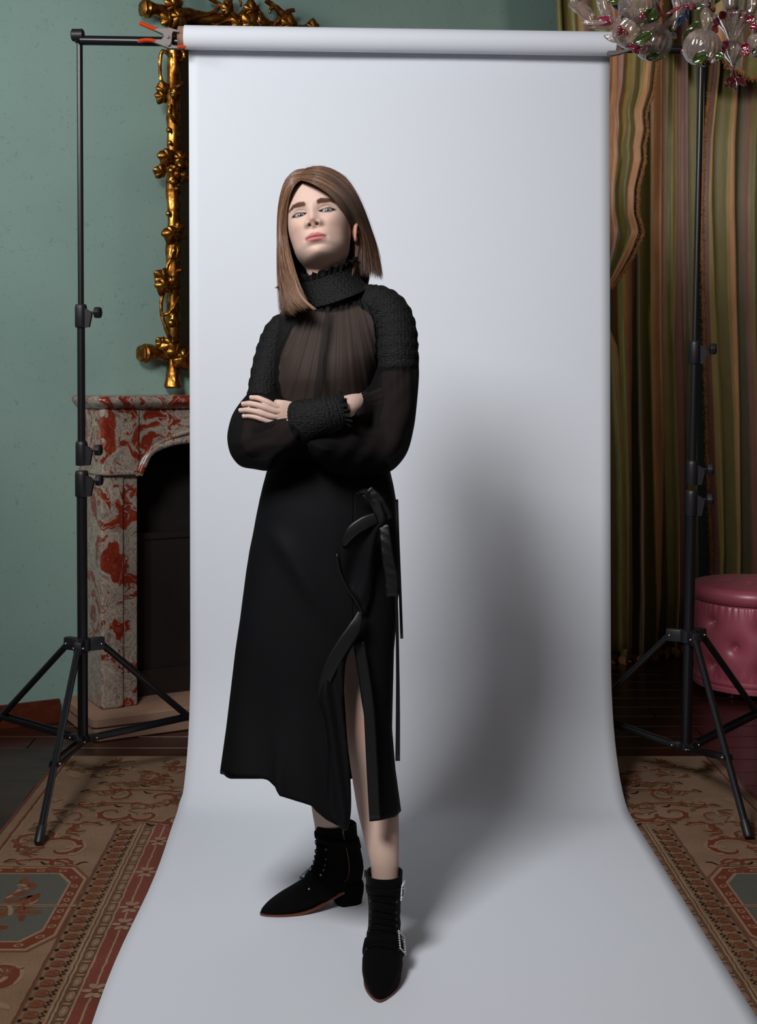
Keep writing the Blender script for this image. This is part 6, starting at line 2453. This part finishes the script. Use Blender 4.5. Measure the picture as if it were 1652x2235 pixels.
# --- balloon lower sleeves
PR_ = [(822, 768), (866, 764), (910, 768), (914, 800), (914, 830), (909, 890), (903, 935), (891, 982), (872, 1012), (850, 1030), (815, 1040), (770, 1041), (730, 1031), (702, 1016), (681, 999), (667, 974), (671, 958), (692, 950), (722, 944), (750, 924), (776, 893), (783, 868), (806, 832), (820, 798)]


def dR(x, y):
    d = float(np.interp(y, [770, 800, 880, 960, 1040], [2.986, 2.98, 2.965, 2.945, 2.955]))
    return d - 0.075 * float(smoothstep(820, 680, x) * smoothstep(860, 950, y)) - 0.075 * float(smoothstep(826, 778, x) * smoothstep(840, 866, y) * smoothstep(930, 900, y))


def foldR(x, y):
    # gathers below the smocking, then long drapes sweeping to the cuff
    g1 = 0.0050 * math.exp(-(y - 800) / 42.0) * math.sin(x * 0.42 + 0.6 * math.sin(x * 0.13)) if y > 796 else 0
    q = (y - 905) + 0.42 * (905 - 0 - y) * 0
    ang = math.atan2(y - 820, x - 640)
    rr = math.hypot(x - 640, y - 820)
    g2 = 0.0075 * math.sin(ang * 15 + 1.3 * math.sin(rr * 0.018)) * float(smoothstep(870, 930, y))
    g3 = 0.0035 * math.sin((x * 0.75 + y * 0.5) * 0.16 + 1.5 * math.sin(y * 0.03))
    return g1 + g2 * 0.8 + g3


v_, f_ = inflate(PR_, dR, lambda x, y: 0.050 + 0.020 * float(smoothstep(810, 930, y)), 60, 3.2, foldR)
o = obj_from('balloon_sleeve', v_, f_, M_SHEER2, blouse)
o.data.materials.append(M_SHEER3)
for pl in o.data.polygons:
    if pl.normal.y > 0.02: pl.material_index = 1
o['label'] = 'sheer chiffon balloon sleeve'
PL_ = [(552, 826), (578, 822), (606, 830), (610, 858), (628, 874), (648, 880), (662, 902), (668, 932), (661, 962), (640, 986), (615, 1009), (587, 1027), (555, 1024), (526, 1018), (508, 1000), (499, 979), (496, 950), (503, 916), (512, 896), (526, 876), (540, 858)]


def dL(x, y):
    d = float(np.interp(y, [826, 856, 895, 925, 970, 1027], [3.012, 2.995, 2.972, 2.915, 2.905, 2.925]))
    return d - 0.045 * float(smoothstep(560, 665, x)) * float(smoothstep(880, 930, y))


def foldL(x, y):
    g0 = 0.0035 * math.sin((y + 0.55 * x) * 0.17 + 1.2 * math.sin(x * 0.04)) * float(smoothstep(880, 920, y))
    ang = math.atan2(y - 900, 690 - x)
    g2 = 0.006 * math.sin(ang * 13) * float(smoothstep(900, 960, y))
    g3 = 0.003 * math.sin((y + 0.3 * x) * 0.2) * float(smoothstep(560, 520, x))
    return g0 + g2 + g3


v_, f_ = inflate(PL_, dL, lambda x, y: 0.034 + 0.026 * float(smoothstep(895, 930, y)), 46, 3.2, foldL)
o = obj_from('balloon_sleeve', v_, f_, M_SHEER2, blouse)
o.data.materials.append(M_SHEER3)
for pl in o.data.polygons:
    if pl.normal.y > 0.02: pl.material_index = 1
o['label'] = 'sheer chiffon balloon sleeve'

# --- smocked cuff with a frill, on the forearm that lies in front
S = smooth_path([(650, 922, 2.862, 0.0460), (672, 916, 2.850, 0.0450), (700, 908, 2.842, 0.0405), (724, 902, 2.842, 0.0360), (742, 897, 2.846, 0.0330)], 34)
path = [W(p[0], p[1], p[2]) for p in S]
P, fr = frames(path)
rings = []
for i, (p, (tt, a, b)) in enumerate(zip(P, fr)):
    r = S[i][3]
    rings.append([p + (a * (0.86 * math.cos(2 * math.pi * j / 64)) + b * math.sin(2 * math.pi * j / 64)) * (r + 0.0012 * math.sin(i * 2.1) + 0.0008 * math.sin(j * 3 + i)) for j in range(64)])
t = MB()
t.loft(rings)
cu = t.build('cuff', M_SMOCK, blouse)
tt, a, b = fr[-1]
rows = []
for i in range(8):
    u = i / 7
    row = []
    for j in range(180):
        th = 2 * math.pi * j / 180
        wv = math.sin(th * 17 + 1.4 * math.sin(2 * th)) + 0.4 * math.sin(th * 29)
        r = 0.0325 + 0.006 * u + 0.0052 * wv * u ** 0.8
        row.append(P[-1] + tt * (0.013 * u + 0.002 * u * math.sin(th * 11)) + a * (0.86 * r * math.cos(th)) + b * (r * math.sin(th)))
    rows.append(row)
t = MB()
t.loft(rows, False, False)
fo = t.build('cuff_frill', M_CREPE, cu, sharp=None)
fo.modifiers.new('thickness', 'SOLIDIFY').thickness = 0.001

# ------------------------------------------------------------------ skirt
skirt = empty('skirt', (-0.05, 3.05, 0.6), person)
skirt['label'] = 'long black wrap skirt with a side slit and satin-edged ruffle'
ST = np.array([(1012, 590, 846, 0.106), (1030, 584, 850, 0.110), (1060, 576, 857, 0.116), (1090, 569, 862, 0.120), (1130, 561, 866, 0.125), (1165, 555, 868, 0.128), (1200, 548, 869, 0.130), (1250, 541, 870, 0.132), (1350, 530, 863, 0.136),
               (1420, 520, 857, 0.139), (1500, 511, 855, 0.142), (1590, 501, 853, 0.146), (1680, 489, 860, 0.152), (1800, 476, 876, 0.160), (1860, 470, 884, 0.164)], float)
SLL = np.array([(1000, 772), (1404, 771), (1440, 753), (1530, 750), (1600, 757), (1680, 764), (1760, 764), (1830, 760)], float)     # slit edge of the front panel
SLR = np.array([(1000, 772), (1404, 771), (1460, 779), (1530, 789), (1560, 794), (1700, 801), (1790, 806), (1830, 808)], float)     # slit edge of the right panel
HEM = [(480, 1678), (489, 1680), (512, 1692), (560, 1698), (585, 1704), (602, 1717), (608, 1734), (625, 1741), (660, 1750), (680, 1757), (690, 1770), (712, 1790), (735, 1803), (756, 1813), (770, 1810)]
HEMR = [(800, 1791), (830, 1789), (862, 1784), (874, 1772)]
SD = 3.06
nphi, nlev = 220, 90
rowsS = []
for iv in range(nlev):
    v = iv / (nlev - 1)
    row = []
    for jp in range(nphi):
        s = jp / (nphi - 1)
        py = 1012 + (1800 - 1012) * v
        for it in range(3):
            xl, xr, hd = (float(np.interp(py, ST[:, 0], ST[:, k])) for k in (1, 2, 3))
            hd += 0.012 + 0.025 * float(smoothstep(1500, 1800, py))
            k0 = SD / F
            ex = 0.85 - 0.47 * float(smoothstep(1060, 1380, py))
            cx_, hx = ((xl + xr) / 2 - CX) * k0, (xr - xl) / 2 * k0

            def slit(tab):
                x = float(np.interp(py, tab[:, 0], tab[:, 1]))
                a = 0.3
                for _ in range(3):
                    d = SD - hd * max(0.0, math.cos(a)) ** ex
                    a = math.asin(max(-0.98, min(0.98, ((x - CX) / F * d - cx_) / hx)))
                return a
            aL, aR_ = slit(SLL), slit(SLR)
            phi = -aL + (2 * math.pi - aR_ + aL) * s
            sn, cs = math.sin(phi), math.cos(phi)
            d = SD - hd * math.copysign(abs(cs) ** (ex if cs > 0 else 0.85), cs)
            x = cx_ - hx * sn
            px = CX + F * x / d
            if cs > 0.0:
                if s < 0.5:
                    hem = float(np.interp(px, [q[0] for q in HEM], [q[1] for q in HEM]))
                    hem = hem + (1690 - hem) * float(smoothstep(0.22, 0.0, cs))
                else:
                    hem = float(np.interp(px, [q[0] for q in HEMR], [q[1] for q in HEMR]))
            else:
                hb = 1700
                edge = 1690 if s < 0.5 else 1772
                hem = edge + (hb - edge) * float(smoothstep(0.0, -0.35, cs))
            py = 1012 + (hem - 1012) * v
        # soft folds: one long diagonal drape across the front panel and a few vertical ones low down
        fold = 0.0
        if cs > 0:
            fold += 0.010 * math.exp(-((px - (600 + (py - 1160) * 0.62)) / 26) ** 2) * float(smoothstep(1130, 1200, py)) * float(smoothstep(1420, 1250, py))
            fold += 0.006 * math.sin((px - 0.12 * py) * 0.045) * float(smoothstep(1350, 1750, py))
            fold += 0.010 * math.exp(-((px - 608) / 14) ** 2) * float(smoothstep(1560, 1740, py))
        row.append(Vector((x, d - fold, CH - (py - CY) / F * d)))
    rowsS.append(row)
t = MB()
t.sheet([list(reversed(r)) for r in rowsS])
so = t.build('skirt_panel', M_CREPE, skirt, sharp=None)
so.modifiers.new('thickness', 'SOLIDIFY').thickness = 0.002
wb = MB()
wb.loft([[Vector(p) + Vector((0, 0, 0.0)) for p in torso_ring(py, -0.004, 64)] for py in np.linspace(1000, 1024, 5)], False, False)
wb.build('waistband', M_CREPE, skirt)

df = 2.918
# waterfall ruffle on the wrap edge
RU = [(776, 1078), (796, 1084), (816, 1126), (800, 1136), (776, 1146), (754, 1168), (740, 1192), (734, 1212), (738, 1240), (750, 1268), (768, 1298), (786, 1322), (792, 1340), (802, 1330), (812, 1290), (816, 1220), (826, 1164), (846, 1140), (838, 1112), (822, 1080), (800, 1066)]
v_, f_ = inflate(RU, lambda x, y: df - 0.012 - 0.012 * math.sin((y - 1070) * 0.022), 0.006, 10, 4.0, lambda x, y: 0.006 * math.sin((x + 0.3 * y) * 0.10))
obj_from('ruffle', v_, f_, M_CREPE, skirt)
RU2 = [(790, 1336), (792, 1352), (776, 1398), (756, 1440), (751, 1500), (750, 1550), (758, 1620), (765, 1700), (766, 1770), (757, 1812), (738, 1802), (718, 1778), (714, 1720), (716, 1640), (708, 1570), (696, 1530), (702, 1490), (722, 1450), (752, 1400), (774, 1362)]
v_, f_ = inflate(RU2, lambda x, y: df - 0.020 - 0.00006 * (y - 1340), 0.007, 12, 4.0, lambda x, y: 0.006 * math.sin((x - 0.15 * y) * 0.14), smooth=True)
obj_from('ruffle', v_, f_, M_CREPE, skirt)
# satin edges
band([(800, 1072, df - 0.018), (822, 1096, df - 0.018), (848, 1134, df - 0.012)], [30, 34, 24], M_SATINB, 'satin_trim', skirt, 14, crinkle=0.001)
band([(822, 1130, df - 0.034), (795, 1141, df - 0.040), (768, 1160, df - 0.042), (748, 1190, df - 0.036)], [24, 28, 26, 12], M_SATINB, 'satin_trim', skirt, 20)
band([(838, 1146, df - 0.028), (842, 1180, df - 0.034), (848, 1225, df - 0.034), (855, 1262, df - 0.026), (856, 1302, df - 0.024)], [22, 24, 27, 30, 28], M_SATINB, 'satin_sash', skirt, 24, crinkle=0.0015)
band([(786, 1334, df - 0.030), (776, 1366, df - 0.038), (752, 1402, df - 0.040), (726, 1446, df - 0.038), (708, 1490, df - 0.034), (701, 1530, df - 0.030)], [10, 28, 30, 30, 26, 18], M_SATINB, 'satin_trim', skirt, 30)
band([(783, 1400, df - 0.014), (796, 1480, df - 0.018), (806, 1560, df - 0.026), (813, 1680, df - 0.040), (818, 1789, df - 0.056)], [24, 24, 24, 24, 24], M_SATINB, 'satin_trim', skirt, 40, roll=0.0)
band([(735, 1208, df - 0.026), (740, 1245, df - 0.028), (756, 1282, df - 0.030), (776, 1312, df - 0.030), (790, 1338, df - 0.030)], [4, 5, 5, 5, 4], M_SATINB, 'satin_trim', skirt, 20)
# ties at the side
band([(866, 1090, 3.0), (869, 1180, 2.985), (873, 1280, 2.98), (877, 1394, 2.98)], [6, 6, 6, 6], M_SATINB, 'tie_ribbon', skirt, 24, roll=0.002)
band([(862, 1250, 2.97), (866, 1330, 2.965), (868, 1450, 2.965), (868.5, 1560, 2.965), (868, 1661, 2.965)], [6, 6, 7, 9, 10], M_SATINB, 'tie_ribbon', skirt, 30, roll=0.002)

# ------------------------------------------------------------------ boots
M_LEATHER = plain('tan_leather_sole', srgb(104, 52, 40), 0.5)
M_ZIP = plain('brass_zip', srgb(84, 56, 32), 0.4, metal=0.7)
M_CRYSTAL = plain('crystal', srgb(225, 225, 228), 0.08, spec=0.9, metal=0.6)
M_EYELET = plain('dark_nickel', srgb(150, 150, 150), 0.3, metal=1.0)
BT = [(0.2030, 0.0120, 0.2030, 0.0055, 0.003), (0.1950, 0.0200, 0.1950, 0.0045, 0.0125), (0.1750, 0.0330, 0.1750, 0.0040, 0.0250), (0.1450, 0.0470, 0.1450, 0.0040, 0.0365), (0.1150, 0.0590, 0.1100, 0.0060, 0.0425), (0.0900, 0.0710, 0.0720, 0.0140, 0.0435),
      (0.0770, 0.0835, 0.0330, 0.0290, 0.0405), (0.0690, 0.0975, -0.0080, 0.0420, 0.0380), (0.0635, 0.1135, -0.0460, 0.0460, 0.0358), (0.0605, 0.1300, -0.0600, 0.0650, 0.0350), (0.0590, 0.1485, -0.0615, 0.0980, 0.0350), (0.0590, 0.1680, -0.0545, 0.1330, 0.0370), (0.0600, 0.1880, -0.0455, 0.1700, 0.0390), (0.0610, 0.2080, -0.0420, 0.2040, 0.0405)]
BS_ = smooth_path(BT, 70)


def boot(label, toe, dirv, zips, zsc=1.0):
    d = Vector((dirv[0], dirv[1], 0)).normalized()
    lat = Vector((-d.y, d.x, 0))             # to the wearer's left
    o0 = Vector((toe[0], toe[1], 0.0128)) - d * 0.203

    def L(x, y, z):
        return o0 + d * x + lat * y + Vector((0, 0, z * zsc))
    bt = empty('boot', (o0.x, o0.y, 0.0135), person)
    bt['label'] = label

    def ring(s, off=0.0, a0=0.0, a1=2 * math.pi, n=36):
        """points around the boot at station s (0 toe .. 1 top); angle 0 = instep / front, pi = sole / back"""
        q = [float(np.interp(s, np.linspace(0, 1, len(BS_)), BS_[:, k])) for k in range(5)]
        ax_, az, bx, bz, w = q
        mx, mz = (ax_ + bx) / 2, (az + bz) / 2
        hx, hz = (ax_ - bx) / 2, (az - bz) / 2
        hl = math.hypot(hx, hz) + 1e-9
        out = []
        for j in range(n):
            th = a0 + (a1 - a0) * j / (n if abs(a1 - a0 - 2 * math.pi) < 1e-6 else n - 1)
            c, sn = math.cos(th), math.sin(th)
            c2 = math.copysign(abs(c) ** 0.86, c)
            s2 = math.copysign(abs(sn) ** 0.86, sn)
            k = 1 + off / hl
            if s < 0.55 and c < 0: s2 *= 1 + 0.10 * abs(c)
            out.append(L(mx + hx * c2 * k, (w + off) * s2, mz + hz * c2 * k))
        return out
    t = MB()
    rs = [ring(s, 0.0008 * math.sin(s * 60) * (1 if 0.35 < s < 0.75 else 0)) for s in np.linspace(0, 1, 84)]
    t.loft(rs, True, False)
    inner = [ring(s, -0.003) for s in (1.0, 0.95, 0.88)]
    t.loft([rs[-1]] + inner, False, False)
    up = t.build('upper', M_VELVET, bt, sharp=None)
    # sole: a thin leather edge under the forefoot, and the block heel
    t = MB()
    edge = []
    for x in np.linspace(0.2045, 0.0, 40):
        s = float(np.interp(-x, -BS_[:, 2], np.linspace(0, 1, len(BS_))))
        w = float(np.interp(s, np.linspace(0, 1, len(BS_)), BS_[:, 4])) * (0.95 if x < 0.19 else 1.0) + 0.001
        bz = float(np.interp(s, np.linspace(0, 1, len(BS_)), BS_[:, 3]))
        edge.append((x, max(w, 0.002), bz))
    left = [(x, w, z) for x, w, z in edge]
    rowsA = []
    for x, w, z in edge:
        rowsA.append([L(x, w * q, z + dz) for q, dz in ((-0.96, 0.0030), (-0.965, -0.0018), (-0.5, -0.0030), (0, -0.0034), (0.5, -0.0030), (0.965, -0.0018), (0.96, 0.0030))])
    t.loft(rowsA, True, True)
    sole = t.build('sole', M_LEATHER, bt)
    t = MB()
    rings = []
    for z, x0, x1, w in ((-0.0128, -0.052, 0.004, 0.0295), (-0.010, -0.053, 0.006, 0.030), (0.010, -0.056, 0.010, 0.031), (0.030, -0.060, 0.014, 0.0325), (0.046, -0.061, 0.020, 0.0335), (0.056, -0.058, 0.010, 0.032)):
        rg = []
        for j in range(28):
            th = 2 * math.pi * j / 28
            c, sn = math.cos(th), math.sin(th)
            xx = (x0 + x1) / 2 + (x1 - x0) / 2 * math.copysign(abs(c) ** (0.35 if c > 0 else 0.8), c)
            rg.append(L(xx, w * math.copysign(abs(sn) ** 0.6, sn), z))
        rings.append(rg)
    t.loft(rings)
    t.build('heel', M_VELVET, bt, sharp=50)
    # straps
    for (s0, s1) in ((0.42, 0.50), (0.86, 0.92)):
        t = MB()
        t.loft([ring(s0, 0.0004), ring(s0 + 0.004, 0.0032), ring((s0 + s1) / 2, 0.0036), ring(s1 - 0.004, 0.0032), ring(s1, 0.0004)], False, False)
        t.build('strap', M_VELVET, bt, sharp=None)
    # laces and eyelets
    for s in (0.375, 0.54, 0.60, 0.66, 0.72, 0.81):
        t = MB()
        sk = 0.10
        t.tube([ring(s + (0.010 if k < 4 else -0.004), 0.0026, -0.75 + sk * 0, 0.75, 9)[k] for k in range(9)], 0.0011, 7)
        t.tube([ring(s + 0.02 - 0.003 * k, 0.0024, -0.6, 0.6, 9)[k] for k in range(9)], 0.0009, 6)
        t.build('lace', M_VELVET, bt)
        t = MB()
        for a in (-0.78, 0.78):
            p = ring(s, 0.0022, a, a + 0.01, 2)[0]
            q = ring(s, 0.0060, a, a + 0.01, 2)[0]
            t.lathe([(0.0014, 0), (0.0023, 0.0002), (0.0025, 0.0010), (0.0014, 0.0012)], p, rot_to(q - p), 10)
        eo = t.build('eyelets', M_EYELET, bt)
        eo['kind'] = 'stuff'
    # zip on the inner side, from the sole edge to the top
    t = MB()
    Z = []
    for k in range(24):
        u = k / 23
        s = 0.60 + 0.40 * u
        Z.append(ring(s, 0.0016, zips * (1.75 - 0.15 * u), zips * 1.8, 2)[0])
    t.tube(Z, 0.0011, 6)
    t.build('zip', M_ZIP, bt)
    t = MB()
    zt = ring(0.985, 0.003, zips * 1.60, zips * 1.7, 2)[0]
    t.box(zt, (0.005, 0.004, 0.016), None, 0.001)
    t.build('zip_pull', M_ZIP, bt)
    # crystal buckles on the outer side
    for (sc, size, ang) in ((0.46, 0.017, -zips * 1.12), (0.89, 0.014, -zips * 1.25)):
        c = ring(sc, 0.0050, ang, ang + 0.01, 2)[0]
        e1 = (ring(sc + 0.03, 0.0050, ang, ang + 0.01, 2)[0] - c).normalized()
        e2 = (ring(sc, 0.0050, ang + 0.15, ang + 0.3, 2)[0] - c).normalized()
        e2 = (e2 - e1 * e2.dot(e1)).normalized()
        t = MB()
        sz1, sz2 = size * 1.15, size * 0.85
        fr_ = []
        for k in range(8):
            u = -1 + 2 * k / 7
            fr_ += [(u * sz1, -sz2), (u * sz1, sz2)]
        for k in range(1, 6):
            u = -1 + 2 * k / 6
            fr_ += [(-sz1, u * sz2), (sz1, u * sz2)]
        for (a, b) in fr_:
            t.sphere(c + e1 * a + e2 * b, 0.0024, 8, 6)
        bo = t.build('crystal_buckle', M_CRYSTAL, bt)
        bo['kind'] = 'stuff'
        t = MB()
        t.tube([c - e1 * sz1 - e2 * sz2, c - e1 * sz1 + e2 * sz2, c + e1 * sz1 + e2 * sz2, c + e1 * sz1 - e2 * sz2, c - e1 * sz1 - e2 * sz2], 0.0013, 6)
        t.build('buckle_frame', M_EYELET, bt)
    return bt


boot('black velvet pointed ankle boot with a jewelled buckle, in front', (0.0448, 2.715), (-0.075, -1.0), -1, 0.97)
boot('black velvet pointed ankle boot seen from its zipped side, behind', (-0.2345, 3.156), (-0.928, -0.371), 1, 0.97)
